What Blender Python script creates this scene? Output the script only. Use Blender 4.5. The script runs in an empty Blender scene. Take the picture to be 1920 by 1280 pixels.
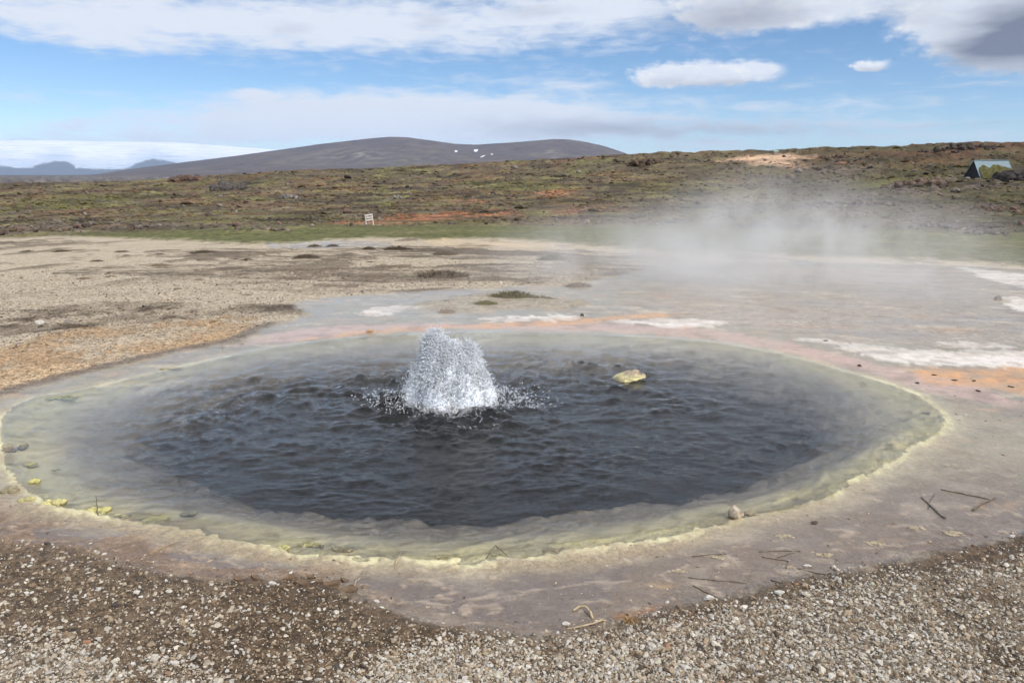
import bpy, math, random
import numpy as np
from mathutils import Vector, Matrix

# ------------------------------------------------------------------ camera
F = 1387.0                     # focal length in photo pixels (1920 wide)
CAM_H = 1.65
PITCH = math.atan((640 - 325) / F)
scene = bpy.context.scene
C = scene.collection
cam_d = bpy.data.cameras.new("camera")
cam_d.sensor_width = 36.0
cam_d.lens = 36.0 * F / 1920.0
cam_d.clip_start = 0.05
cam_d.clip_end = 60000
cam = bpy.data.objects.new("camera", cam_d)
C.objects.link(cam)
cam.location = (0, 0, CAM_H)
cam.rotation_euler = (math.pi / 2 - PITCH, 0, 0)
scene.camera = cam

# ------------------------------------------------------------------ light
SUN_EL = math.radians(43)
SUN_AZ = math.radians(127)      # clockwise from the view direction (+Y): from the right, a little behind
SUN_DIR = Vector((math.sin(SUN_AZ) * math.cos(SUN_EL), math.cos(SUN_AZ) * math.cos(SUN_EL), math.sin(SUN_EL)))
sun_d = bpy.data.lights.new("sun", 'SUN')
sun_d.energy = 3.6
sun_d.angle = math.radians(0.55)
sun_d.color = (1.0, 0.955, 0.89)
sun = bpy.data.objects.new("sun", sun_d)
C.objects.link(sun)
sun.rotation_euler = SUN_DIR.to_track_quat('Z', 'Y').to_euler()

scene.view_settings.view_transform = 'Standard'
scene.view_settings.look = 'None'
scene.view_settings.exposure = -0.15
scene.view_settings.gamma = 1.0
scene.view_settings.use_curve_mapping = False
scene.render.engine = 'CYCLES'
cy = scene.cycles
cy.use_denoising = True
try:
    cy.denoiser = 'OPENIMAGEDENOISE'
    cy.denoising_input_passes = 'RGB_ALBEDO_NORMAL'
except Exception:
    pass
cy.max_bounces = 4
cy.diffuse_bounces = 2
cy.glossy_bounces = 2
cy.use_adaptive_sampling = True
cy.adaptive_threshold = 0.06
cy.adaptive_min_samples = 20
cy.transmission_bounces = 4
cy.transparent_max_bounces = 12
cy.volume_bounces = 1
cy.volume_max_steps = 64
cy.volume_step_rate = 1.0
cy.caustics_reflective = False
cy.caustics_refractive = False

# ------------------------------------------------------------------ node helpers
class NT:
    def __init__(self, nt):
        self.nt = nt
        nt.nodes.clear()
    def n(self, t, **kw):
        nd = self.nt.nodes.new(t)
        for k, v in kw.items():
            setattr(nd, k, v)
        return nd
    def link(self, a, b):
        self.nt.links.new(a, b)
    def put(self, sock, v):
        if isinstance(v, bpy.types.NodeSocket):
            self.nt.links.new(v, sock)
        elif v is not None:
            sock.default_value = v
    def math(self, op, a, b=None, c=None, clamp=False):
        nd = self.n('ShaderNodeMath', operation=op, use_clamp=clamp)
        self.put(nd.inputs[0], a)
        if b is not None: self.put(nd.inputs[1], b)
        if c is not None: self.put(nd.inputs[2], c)
        return nd.outputs[0]
    def vmath(self, op, a, b=None, c=None):
        nd = self.n('ShaderNodeVectorMath', operation=op)
        self.put(nd.inputs[0], a)
        if b is not None: self.put(nd.inputs[1], b)
        if c is not None: self.put(nd.inputs[2], c)
        return nd.outputs['Value'] if op in ('DOT_PRODUCT', 'LENGTH', 'DISTANCE') else nd.outputs[0]
    def mix(self, fac, a, b, blend='MIX'):
        nd = self.n('ShaderNodeMix', data_type='RGBA', blend_type=blend)
        self.put(nd.inputs[0], fac); self.put(nd.inputs[6], a); self.put(nd.inputs[7], b)
        return nd.outputs[2]
    def mixf(self, fac, a, b):
        nd = self.n('ShaderNodeMix', data_type='FLOAT')
        self.put(nd.inputs[0], fac); self.put(nd.inputs[2], a); self.put(nd.inputs[3], b)
        return nd.outputs[0]
    def noise(self, vec, scale, detail=4, rough=0.55, dist=0.0, dims='3D'):
        nd = self.n('ShaderNodeTexNoise', noise_dimensions=dims)
        if vec is not None: self.put(nd.inputs['Vector'], vec)
        nd.inputs['Scale'].default_value = scale
        nd.inputs['Detail'].default_value = detail
        nd.inputs['Roughness'].default_value = rough
        nd.inputs['Distortion'].default_value = dist
        return nd
    def voronoi(self, vec, scale, feature='F1', rnd=1.0):
        nd = self.n('ShaderNodeTexVoronoi', feature=feature)
        if vec is not None: self.put(nd.inputs['Vector'], vec)
        nd.inputs['Scale'].default_value = scale
        nd.inputs['Randomness'].default_value = rnd
        return nd
    def step(self, v, a, b, lo=0.0, hi=1.0):
        nd = self.n('ShaderNodeMapRange', interpolation_type='SMOOTHSTEP')
        self.put(nd.inputs[0], v)
        nd.inputs[1].default_value = a; nd.inputs[2].default_value = b
        nd.inputs[3].default_value = lo; nd.inputs[4].default_value = hi
        return nd.outputs[0]

def srgb(r, g, b, k=1.0):
    f = lambda c: ((c / 255.0) / 12.92 if c / 255.0 <= 0.04045 else ((c / 255.0 + 0.055) / 1.055) ** 2.4) * k
    return (f(r), f(g), f(b))
def srgba(r, g, b, k=1.0):
    return srgb(r, g, b, k) + (1.0,)

# ------------------------------------------------------------------ photo rays (used to survey positions)
def ray(px, py):
    u = (px - 960) / F; v = (640 - py) / F
    cp, sp = math.cos(PITCH), math.sin(PITCH)
    return np.array([u, cp + v * sp, -sp + v * cp])
def azel(px, py):
    r = ray(px, py)
    return math.atan2(r[0], r[1]), r[2] / math.hypot(r[0], r[1])

# ------------------------------------------------------------------ world: Nishita sky with procedural cloud layers
world = bpy.data.worlds.new("World")
scene.world = world
world.use_nodes = True
W = NT(world.node_tree)
wout = W.n('ShaderNodeOutputWorld')
sky = W.n('ShaderNodeTexSky', sky_type='NISHITA')
sky.sun_disc = False
sky.sun_elevation = SUN_EL
sky.sun_rotation = SUN_AZ
sky.altitude = 600
sky.air_density = 0.72
sky.dust_density = 0.0
sky.ozone_density = 1.5
bg_sky = W.n('ShaderNodeBackground')
bg_sky.inputs['Strength'].default_value = 0.15
hsv = W.n('ShaderNodeHueSaturation'); hsv.inputs['Saturation'].default_value = 1.15; hsv.inputs['Value'].default_value = 0.97
W.link(sky.outputs[0], hsv.inputs['Color']); W.link(hsv.outputs[0], bg_sky.inputs['Color'])
tc = W.n('ShaderNodeTexCoord')
sep = W.n('ShaderNodeSeparateXYZ')
W.link(tc.outputs['Generated'], sep.inputs[0])
sx, sy, sz = sep.outputs
az = W.math('ARCTAN2', sx, sy)
hyp = W.math('SQRT', W.math('ADD', W.math('MULTIPLY', sx, sx), W.math('MULTIPLY', sy, sy)))
el = W.math('DIVIDE', sz, W.math('MAXIMUM', hyp, 0.001))
ae = W.n('ShaderNodeCombineXYZ')
W.link(az, ae.inputs[0]); W.link(el, ae.inputs[1])
stretch = W.vmath('MULTIPLY', ae.outputs[0], (7.0, 24.0, 1.0))
warp = W.noise(stretch, 1.3, 3, 0.6)
wv = W.vmath('SUBTRACT', warp.outputs['Color'], (0.5, 0.5, 0.5))
ae_w = W.vmath('MULTIPLY_ADD', wv, (0.085, 0.026, 0.0), ae.outputs[0])
fine = W.noise(stretch, 3.4, 6, 0.62, 0.35)
wispy = W.noise(W.vmath('MULTIPLY', ae.outputs[0], (3.0, 40.0, 1.0)), 1.0, 4, 0.6, 0.5)
billow = W.noise(W.vmath('MULTIPLY', ae.outputs[0], (22.0, 40.0, 1.0)), 1.5, 6, 0.62)

def bumps(vec, items):
    """sum of soft cloud masses given in sky angles: photo x, y, half width, half height, weight"""
    acc = None
    for (px, py, rx, ry, wgt) in items:
        a, e = azel(px, py)
        a2, _ = azel(px + rx, py); _, e2 = azel(px, py - ry)
        ia, ie = 1.0 / abs(a2 - a), 1.0 / abs(e2 - e)
        q = W.vmath('MULTIPLY_ADD', vec, (ia, ie, 0), (-a * ia, -e * ie, 0))
        g = W.math('POWER', 0.36788, W.vmath('DOT_PRODUCT', q, q))
        acc = W.math('MULTIPLY', g, wgt) if acc is None else W.math('MULTIPLY_ADD', g, wgt, acc)
    return acc
sheet_items = [(120, 20, 330, 52, 1.15), (420, 50, 260, 34, 0.95), (620, 30, 180, 50, 0.9), (180, 75, 160, 16, 0.5),
               (860, 30, 230, 75, 0.85), (1130, 20, 170, 55, 1.0), (900, 105, 120, 32, 0.4), (1060, 132, 90, 14, 0.35),
               (680, 226, 330, 36, 1.7), (640, 192, 110, 20, 0.9), (900, 212, 260, 38, 1.5), (1150, 245, 280, 30, 0.6), (430, 248, 220, 22, 0.55),
               (130, 230, 120, 14, 0.42), (1090, 162, 90, 12, 0.5), (1280, 188, 90, 14, 0.4), (1470, 205, 180, 16, 0.5),
               (1380, 240, 260, 16, 0.5), (1700, 232, 260, 12, 0.35), (1850, 160, 130, 5, 0.5), (1500, 158, 90, 8, 0.4),
               (480, 184, 45, 9, 0.75), (1720, 255, 300, 9, 0.4), (1340, 268, 70, 8, 0.6), (200, 262, 300, 16, 0.45)]
sheet = bumps(ae_w, sheet_items)
field = W.math('ADD', sheet, W.math('MULTIPLY', W.math('SUBTRACT', fine.outputs[0], 0.52), 1.7))
field = W.math('ADD', field, W.math('MULTIPLY', W.math('SUBTRACT', wispy.outputs[0], 0.48), 1.6))
field = W.math('ADD', field, W.step(el, 0.07, 0.0, 0.0, 0.5))      # thin bank of far cloud round the whole horizon
sheet_a = W.step(field, 0.02, 1.3, 0.0, 0.95)
# heavier cumulus and the grey bank on the right
cum_items = [(1235, 143, 62, 21, 1.2), (1330, 138, 78, 25, 1.4), (1420, 134, 52, 20, 1.3), (1632, 126, 36, 13, 1.35),
             (1350, 18, 105, 46, 1.5), (1560, 0, 170, 46, 1.1), (1470, 20, 80, 26, 0.8), (1790, 30, 110, 62, 1.4), (1880, 75, 110, 50, 1.7), (1960, 50, 120, 80, 1.5)]
ae_c = W.vmath('MULTIPLY_ADD', W.vmath('SUBTRACT', billow.outputs['Color'], (0.5, 0.5, 0.5)), (0.05, 0.024, 0.0), ae.outputs[0])
cum = bumps(ae_c, cum_items)
cum_f = W.math('ADD', cum, W.math('MULTIPLY', W.math('SUBTRACT', billow.outputs[0], 0.5), 1.0))
cum_a = W.step(cum_f, 0.28, 1.0, 0.0, 0.97)
grey_items = [(1390, 30, 130, 40, 0.62), (1240, 45, 50, 20, 0.1), (1880, 85, 140, 58, 1.0), (1960, 40, 110, 70, 0.6), (1690, 25, 80, 30, 0.25),
              (1330, 157, 150, 14, 0.42), (1632, 134, 40, 8, 0.35), (1130, 240, 230, 20, 0.5), (1450, 250, 240, 18, 0.4), (1850, 230, 120, 9, 0.5),
              (1010, 25, 70, 12, 0.25), (540, 60, 30, 14, 0.2), (810, 40, 30, 18, 0.22)]
grey = W.math('ADD', bumps(ae_w, grey_items), W.math('MULTIPLY', W.math('SUBTRACT', fine.outputs[0], 0.56), 0.28), clamp=True)
grey = W.math('MINIMUM', grey, 1.0)
# cloud goes on unseen overhead and all round, thickened to grey the pool's reflections
zden = W.math('ADD', W.math('MAXIMUM', sz, 0.0), 0.12)
cmb = W.n('ShaderNodeCombineXYZ')
W.link(W.math('DIVIDE', sx, zden), cmb.inputs[0]); W.link(W.math('DIVIDE', sy, zden), cmb.inputs[1])
over = W.noise(cmb.outputs[0], 1.1, 4, 0.58, 0.0)
az_abs = W.math('ABSOLUTE', az)
out_of_patch = W.math('MAXIMUM', W.step(el, 0.21, 0.34), W.step(az_abs, 0.66, 0.85))
over_a = W.math('MULTIPLY', W.step(over.outputs[0], 0.29, 0.50, 0.0, 0.93), out_of_patch)
alpha = W.math('MAXIMUM', W.math('MAXIMUM', sheet_a, cum_a), over_a)
white_c = srgba(226, 232, 243, 1.02)
grey_c = srgba(124, 130, 148)
tone = W.mix(grey, white_c, grey_c)
tone = W.mix(W.math('MULTIPLY', cum_a, W.step(billow.outputs[0], 0.45, 0.75, 0.0, 0.6)), tone, W.mix(grey, srgba(250, 250, 250, 1.05), grey_c))
bg_cl = W.n('ShaderNodeBackground')
W.link(tone, bg_cl.inputs['Color'])
bg_cl.inputs['Strength'].default_value = 1.18
wm = W.n('ShaderNodeMixShader')
W.link(W.math('MULTIPLY', alpha, W.step(sz, -0.02, 0.0)), wm.inputs[0])
W.link(bg_sky.outputs[0], wm.inputs[1]); W.link(bg_cl.outputs[0], wm.inputs[2])
W.link(wm.outputs[0], wout.inputs['Surface'])
world.cycles.sampling_method = 'NONE'
world.cycles.sample_map_resolution = 512

# ------------------------------------------------------------------ numpy noise
def _hash(ix, iy, seed):
    h = (ix.astype(np.int64) * 374761393 + iy.astype(np.int64) * 668265263 + seed * 1442695041) & 0xFFFFFFFF
    h = ((h ^ (h >> 13)) * 1274126177) & 0xFFFFFFFF
    return (h ^ (h >> 16)) & 0xFFFF
_ANG = np.linspace(0, 2 * np.pi, 257)[:-1]
_GX, _GY = np.cos(_ANG), np.sin(_ANG)
def perlin(x, y, seed=0):
    x = np.asarray(x, float); y = np.asarray(y, float)
    x0 = np.floor(x); y0 = np.floor(y)
    fx = x - x0; fy = y - y0
    ix = x0.astype(np.int64); iy = y0.astype(np.int64)
    u = fx * fx * fx * (fx * (fx * 6 - 15) + 10); v = fy * fy * fy * (fy * (fy * 6 - 15) + 10)
    def g(dx, dy):
        h = _hash(ix + dx, iy + dy, seed) & 255
        return _GX[h] * (fx - dx) + _GY[h] * (fy - dy)
    a = g(0, 0); b = g(1, 0); c = g(0, 1); d = g(1, 1)
    return ((a + u * (b - a)) * (1 - v) + (c + u * (d - c)) * v) * 1.5
def fbm(x, y, octv=4, seed=0, gain=0.5, lac=2.03):
    s = 0; amp = 1; tot = 0
    for o in range(octv):
        s = s + amp * perlin(x, y, seed + o * 17); tot += amp
        amp *= gain; x = x * lac + 3.1; y = y * lac + 7.7
    return s / tot
def ridged(x, y, octv=4, seed=0, gain=0.5):
    s = 0; amp = 1; tot = 0
    for o in range(octv):
        s = s + amp * (1 - np.abs(perlin(x, y, seed + o * 13)) * 2); tot += amp
        amp *= gain; x = x * 2.1 + 1.3; y = y * 2.1 + 5.9
    return s / tot
def sstep(a, b, v):
    t = np.clip((v - a) / (b - a), 0, 1)
    return t * t * (3 - 2 * t)

# ------------------------------------------------------------------ terrain shape
_sky_px = [(-700, 350), (-300, 347), (0, 345), (130, 344), (250, 341), (300, 338), (400, 330), (450, 327), (560, 320), (700, 317), (790, 312), (892, 307),
           (980, 302), (1074, 298), (1129, 293), (1183, 291), (1238, 287), (1300, 286), (1330, 284), (1438, 283), (1500, 281), (1581, 277), (1640, 277),
           (1703, 275), (1780, 270), (1826, 268), (1920, 270), (2200, 266), (2600, 280)]
_sk = np.array([azel(*p) for p in _sky_px])
D0, D1 = 62.0, 232.0
def zmac(x, y):
    d = np.hypot(x, y); a = np.arctan2(x, y)
    front = sstep(2.2, 0.9, np.abs(a))
    drop = 0.05 * front * np.where(d > 12, d - 8.5, np.where(d > 5, (d - 5) ** 2 / 14.0, 0))
    dd = np.minimum(d, D0)
    drop = 0.05 * front * np.where(dd > 12, dd - 8.5, np.where(dd > 5, (dd - 5) ** 2 / 14.0, 0))
    z = -drop
    tan0 = (z - CAM_H) / D0
    tanS = np.interp(a, _sk[:, 0], _sk[:, 1])
    tanS = tanS * front + (1 - front) * (-0.012)
    t = np.clip((d - D0) / (D1 - D0), 0, 1) ** 0.8
    z2 = CAM_H + np.minimum(d, D1) * (tan0 + (tanS - tan0) * t)
    z2 = z2 + (-8.0 - z2) * sstep(D1, 430.0, d)
    return np.where(d > D0, z2, z)

_T = np.concatenate([np.geomspace(0.8, 400, 2600)])
def at(px, py, lift=0.0):
    """ground point seen at a photo position (survey helper)"""
    r = ray(px, py)
    P = r[None, :] * _T[:, None]
    zz = P[:, 2] + CAM_H - zmac(P[:, 0], P[:, 1])
    k = np.argmax(zz < 0)
    if zz[k] >= 0: k = len(_T) - 1
    if k > 0:
        f = zz[k - 1] / (zz[k - 1] - zz[k] + 1e-12)
        t = _T[k - 1] + (_T[k] - _T[k - 1]) * f
    else:
        t = _T[k]
    p = r * t
    return np.array([p[0], p[1], float(zmac(p[0], p[1])) + lift])
def poly(pts):
    return np.array([at(*p)[:2] for p in pts])
def seg_dist(x, y, pts, closed=True):
    """distance to a polyline; negative inside when closed"""
    out = np.full(x.shape, 1e9)
    inside = np.zeros(x.shape, bool)
    n = len(pts)
    for i in range(n if closed else n - 1):
        ax, ay = pts[i]; bx, by = pts[(i + 1) % n]
        dx, dy = bx - ax, by - ay
        t = np.clip(((x - ax) * dx + (y - ay) * dy) / (dx * dx + dy * dy + 1e-12), 0, 1)
        out = np.minimum(out, (x - ax - t * dx) ** 2 + (y - ay - t * dy) ** 2)
        if closed:
            cond = ((ay > y) != (by > y)) & (x < (bx - ax) * (y - ay) / (by - ay + 1e-15) + ax)
            inside ^= cond
    out = np.sqrt(out)
    return np.where(inside, -out, out) if closed else out
def sd(x, y, pts, closed=True, pad=1.5):
    """seg_dist limited to the neighbourhood of the polygon"""
    mn = pts.min(0) - pad; mx = pts.max(0) + pad
    res = np.full(x.shape, pad)
    m = (x > mn[0]) & (x < mx[0]) & (y > mn[1]) & (y < mx[1])
    if m.any():
        res[m] = np.minimum(seg_dist(x[m], y[m], pts, closed), pad)
    return res

def spline(P, n=5):
    P = np.asarray(P); out = []
    N = len(P)
    for i in range(N):
        p0, p1, p2, p3 = P[(i - 1) % N], P[i], P[(i + 1) % N], P[(i + 2) % N]
        for k in range(n):
            t = k / n
            out.append(0.5 * ((2 * p1) + (-p0 + p2) * t + (2 * p0 - 5 * p1 + 4 * p2 - p3) * t * t + (-p0 + 3 * p1 - 3 * p2 + p3) * t ** 3))
    return np.array(out)
RIM = poly([(5, 800), (15, 772), (60, 748), (160, 730), (260, 708), (380, 680), (470, 660), (560, 647), (700, 632), (900, 624), (1050, 626), (1150, 630),
            (1320, 640), (1450, 662), (1560, 690), (1680, 725), (1738, 754), (1766, 782), (1758, 808), (1722, 830), (1674, 862), (1618, 897),
            (1520, 938), (1392, 968), (1255, 1002), (1105, 1027), (935, 1049), (845, 1057), (700, 1052), (555, 1034), (440, 1013), (295, 983),
            (192, 965), (95, 947), (55, 918), (22, 885), (8, 845)])
RIM = spline(RIM, 3)
DARK = poly([(190, 800), (212, 770), (290, 724), (390, 694), (500, 670), (650, 656), (800, 651), (1000, 651), (1180, 653), (1330, 663), (1440, 682),
             (1530, 710), (1588, 744), (1612, 782), (1590, 820), (1530, 855), (1425, 890), (1290, 914), (1160, 936), (1040, 952), (920, 966),
             (810, 968), (700, 960), (570, 948), (440, 932), (340, 914), (258, 885), (205, 845)])
DARK = spline(DARK, 3)
SHORE_N = [(-300, 990), (0, 1008), (130, 1018), (220, 1050), (330, 1078), (450, 1088), (560, 1084), (610, 1092), (640, 1118), (700, 1145), (800, 1172), (900, 1186),
           (1000, 1186), (1080, 1178), (1180, 1162), (1300, 1135), (1400, 1112), (1480, 1085), (1560, 1068), (1700, 1050), (1920, 1006), (2300, 930)]
BACK = [(2500, 540), (2100, 515), (1920, 505), (1760, 497), (1600, 494), (1400, 490), (1250, 500), (1130, 525), (1050, 538), (960, 538), (850, 545),
        (720, 552), (640, 556), (560, 567), (578, 590), (520, 606), (455, 640), (360, 657), (200, 692), (60, 728), (-80, 770), (-300, 850)]
WET = poly(SHORE_N + BACK)
GRASS = poly([(-900, 440), (-300, 441), (0, 444), (120, 444), (230, 447), (330, 452), (420, 456), (530, 460), (600, 453), (700, 447), (760, 449), (800, 451), (880, 448),
              (1000, 452), (1080, 459), (1180, 468), (1300, 476), (1500, 482), (1650, 486), (1780, 489), (1900, 499), (2100, 515), (2500, 530),
              (2500, 360), (1900, 330), (960, 340), (0, 360), (-900, 360)])
P_ORANGE_GRAVEL = poly([(-200, 690), (0, 668), (120, 650), (240, 636), (340, 628), (430, 622), (470, 625), (400, 648), (250, 672), (100, 702), (0, 730), (-150, 760)])
P_BROWN_LEFT = poly([(-250, 610), (0, 592), (150, 585), (300, 590), (450, 592), (480, 608), (440, 632), (330, 630), (200, 642), (60, 655), (-200, 690)])
P_CREAM_FAR = poly([(840, 452), (1000, 455), (1090, 463), (1000, 468), (930, 466), (860, 459)])
P_PUDDLE_FAR = poly([(545, 457), (640, 454), (690, 456), (680, 462), (600, 464), (555, 462)])
P_ORANGE = [poly([(540, 640), (620, 627), (720, 616), (850, 609), (980, 603), (1080, 598), (1170, 587), (1262, 588), (1240, 597), (1130, 605), (1000, 612), (850, 617), (720, 624), (620, 634)]),
            poly([(1690, 690), (1800, 692), (1960, 690), (2200, 720), (2200, 790), (1930, 745), (1850, 725), (1740, 712)]),
            poly([(1275, 612), (1310, 608), (1305, 615), (1280, 617)]), poly([(1860, 675), (1930, 665), (1960, 690), (1880, 692)])]
P_PINK = [poly([(430, 652), (520, 622), (640, 610), (800, 606), (1000, 608), (1150, 604), (1330, 618), (1480, 640), (1620, 675), (1800, 715), (1950, 760), (1900, 770),
                (1720, 725), (1580, 688), (1450, 655), (1320, 635), (1150, 622), (900, 616), (700, 624), (560, 640)])]
P_WHITE = [poly([(1120, 600), (1200, 597), (1290, 600), (1360, 606), (1330, 614), (1250, 614), (1150, 607)]), poly([(1560, 655), (1640, 645), (1760, 655), (1930, 655), (2200, 680), (2200, 705), (1930, 690), (1820, 688), (1700, 682)]),
           poly([(1490, 632), (1560, 640), (1590, 650), (1500, 640)]), poly([(905, 598), (1000, 591), (1100, 591), (1090, 597), (1000, 601), (920, 604)]), poly([(1740, 640), (1930, 648), (1930, 655), (1800, 652)]),
           poly([(672, 589), (720, 575), (785, 577), (740, 590), (700, 595)]), poly([(1790, 500), (1930, 515), (1930, 540), (1850, 525)]), poly([(1880, 555), (1940, 560), (1940, 590), (1900, 580)])]
P_GRIT_ISLAND = poly([(800, 572), (850, 560), (950, 552), (1030, 560), (1120, 568), (1050, 578), (960, 580), (870, 582), (820, 585)])
P_BROWN_MID = poly([(560, 515), (700, 507), (850, 505), (1000, 508), (1230, 515), (1250, 525), (1100, 533), (980, 538), (860, 540), (760, 535), (640, 540), (520, 532)])
P_STREAK = [poly([(190, 508), (230, 502), (400, 504), (560, 508), (760, 508), (760, 522), (560, 516), (380, 511), (240, 510)]),
            poly([(400, 476), (470, 470), (600, 478), (640, 486), (560, 492), (440, 486)]), poly([(330, 470), (400, 468), (460, 474), (400, 480), (340, 478)]),
            poly([(740, 468), (900, 464), (1050, 472), (1180, 478), (1230, 490), (1080, 486), (900, 484), (760, 478)]), poly([(-300, 455), (0, 454), (120, 452), (130, 457), (0, 459), (-300, 462)]),
            poly([(560, 463), (720, 462), (830, 466), (820, 472), (650, 470)]), poly([(900, 500), (1050, 498), (1250, 506), (1230, 512), (1000, 508)])]
P_BROWN_SHORE = poly([(-300, 935), (0, 935), (80, 945), (200, 965), (320, 985), (450, 1008), (560, 1030), (700, 1048), (840, 1056), (950, 1050), (1100, 1028), (1250, 1010), (1330, 1000),
                      (1200, 1040), (1060, 1060), (860, 1075), (700, 1070), (640, 1085), (560, 1088), (440, 1090), (330, 1080), (220, 1050), (100, 1022), (-300, 1010)])
P_PUDDLE = [poly([(60, 993), (130, 986), (230, 994), (228, 1004), (130, 1006), (70, 1002)]), poly([(310, 1037), (400, 1034), (430, 1046), (540, 1054), (610, 1060), (520, 1066), (420, 1064), (340, 1052)]),
            poly([(620, 1084), (740, 1068), (900, 1074), (1050, 1066), (1180, 1060), (1150, 1110), (1100, 1150), (1000, 1165), (900, 1160), (800, 1140), (700, 1110)])]
P_RUST = [poly([(1150, 1150), (1230, 1135), (1290, 1125), (1260, 1140), (1200, 1158), (1160, 1165)]), poly([(700, 1140), (760, 1165), (870, 1178), (800, 1172)])]
P_OCHRE = [poly([(1200, 1100), (1240, 1085), (1290, 1090), (1275, 1112), (1225, 1118)]), poly([(1780, 948), (1850, 938), (1920, 940), (1910, 962), (1830, 968)]), poly([(1560, 1015), (1680, 1005), (1720, 1015), (1600, 1030)])]
P_GRAV_WHITE = [poly([(-200, 1210), (0, 1200), (120, 1205), (250, 1215), (330, 1235), (400, 1260), (400, 1330), (-200, 1330)]),
                poly([(690, 1240), (760, 1222), (860, 1212), (980, 1200), (1080, 1180), (1200, 1168), (1320, 1140), (1450, 1110), (1600, 1080), (1920, 1030), (2300, 950), (2300, 1400), (650, 1400)])]
P_GRAV_MED = poly([(-250, 1015), (40, 1022), (180, 1055), (300, 1085), (420, 1100), (430, 1150), (380, 1190), (330, 1230), (200, 1220), (0, 1210), (-250, 1230)])
P_BROWN_R = poly([(1280, 1150), (1400, 1118), (1520, 1085), (1700, 1062), (1920, 1015), (2300, 940), (2300, 985), (1920, 1050), (1700, 1085), (1560, 1098), (1450, 1125), (1330, 1155)])
P_GREYBACK = poly([(1150, 600), (1180, 560), (1250, 510), (1500, 500), (1920, 510), (2500, 545), (2500, 720), (1920, 650), (1600, 640), (1400, 610)])
CRESTS = [([(1690, 812), (1660, 822), (1640, 838), (1638, 858), (1615, 890), (1570, 912), (1540, 925)], 0.014, (228, 226, 160)),
          ([(1548, 855), (1545, 880), (1530, 900), (1500, 918), (1430, 938), (1390, 950)], 0.016, (226, 222, 120)),
          ([(1600, 730), (1625, 745), (1645, 770), (1665, 785), (1680, 800), (1685, 815)], 0.012, (222, 220, 180)),
          ([(1572, 785), (1578, 805), (1598, 818), (1590, 832)], 0.009, (205, 203, 185)), ([(1605, 797), (1602, 815)], 0.008, (205, 203, 185)),
          ([(1390, 950), (1320, 975), (1240, 990), (1150, 1004), (1080, 1012), (1000, 1022), (920, 1034), (850, 1045)], 0.030, (222, 212, 125)),
          ([(860, 1048), (760, 1048), (660, 1040), (560, 1022)], 0.020, (196, 186, 150)),
          ([(1740, 800), (1690, 806), (1660, 812)], 0.03, (214, 214, 165)), ([(1450, 660), (1500, 680), (1560, 705), (1620, 735), (1680, 768)], 0.03, (200, 200, 150)),
          ([(70, 748), (110, 742), (150, 737)], 0.05, (222, 222, 110)), ([(230, 712), (300, 697), (360, 682), (420, 668)], 0.03, (206, 208, 160)),
          ([(700, 634), (560, 648), (480, 660)], 0.05, (205, 204, 150)), ([(1040, 632), (1150, 636), (1300, 646)], 0.05, (188, 188, 165))]
CRESTS = [(poly(p), w, c) for p, w, c in CRESTS]
HEATH_RED = [poly([(700, 412), (760, 404), (850, 398), (940, 392), (955, 404), (860, 412), (760, 418)]), poly([(1010, 362), (1050, 358), (1065, 364), (1030, 370)]), poly([(1050, 394), (1080, 393), (1070, 402), (1045, 402)]),
             poly([(860, 376), (905, 374), (900, 380), (870, 381)]), poly([(1580, 309), (1612, 307), (1608, 312), (1585, 314)]), poly([(740, 420), (700, 416), (640, 420), (720, 424)])]
HEATH_PALE = [poly([(1340, 302), (1400, 293), (1480, 291), (1560, 298), (1480, 300), (1510, 312), (1500, 318), (1440, 312), (1400, 303)])]
HEATH_ROCKY = [poly([(1480, 395), (1600, 370), (1720, 345), (1860, 335), (1920, 340), (1920, 350), (1780, 362), (1650, 380), (1560, 400)]),
               poly([(1650, 425), (1760, 415), (1800, 430), (1720, 450), (1660, 440)]), poly([(1800, 430), (1920, 420), (1920, 445), (1830, 445)]), poly([(1750, 390), (1920, 385), (1920, 395), (1800, 400)]),
               poly([(420, 430), (540, 428), (550, 438), (430, 442)]), poly([(240, 420), (315, 420), (310, 432), (240, 434)]), poly([(1440, 345), (1520, 318), (1640, 300), (1650, 320), (1560, 345)]), poly([(0, 425), (120, 418), (200, 425), (120, 440), (0, 440)])]
HEATH_GREEN = [poly([(40, 385), (130, 365), (230, 372), (200, 388), (100, 395)]), poly([(920, 352), (1010, 345), (1060, 350), (1020, 358), (940, 358)]), poly([(1640, 345), (1700, 335), (1690, 352), (1620, 358)])]

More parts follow.
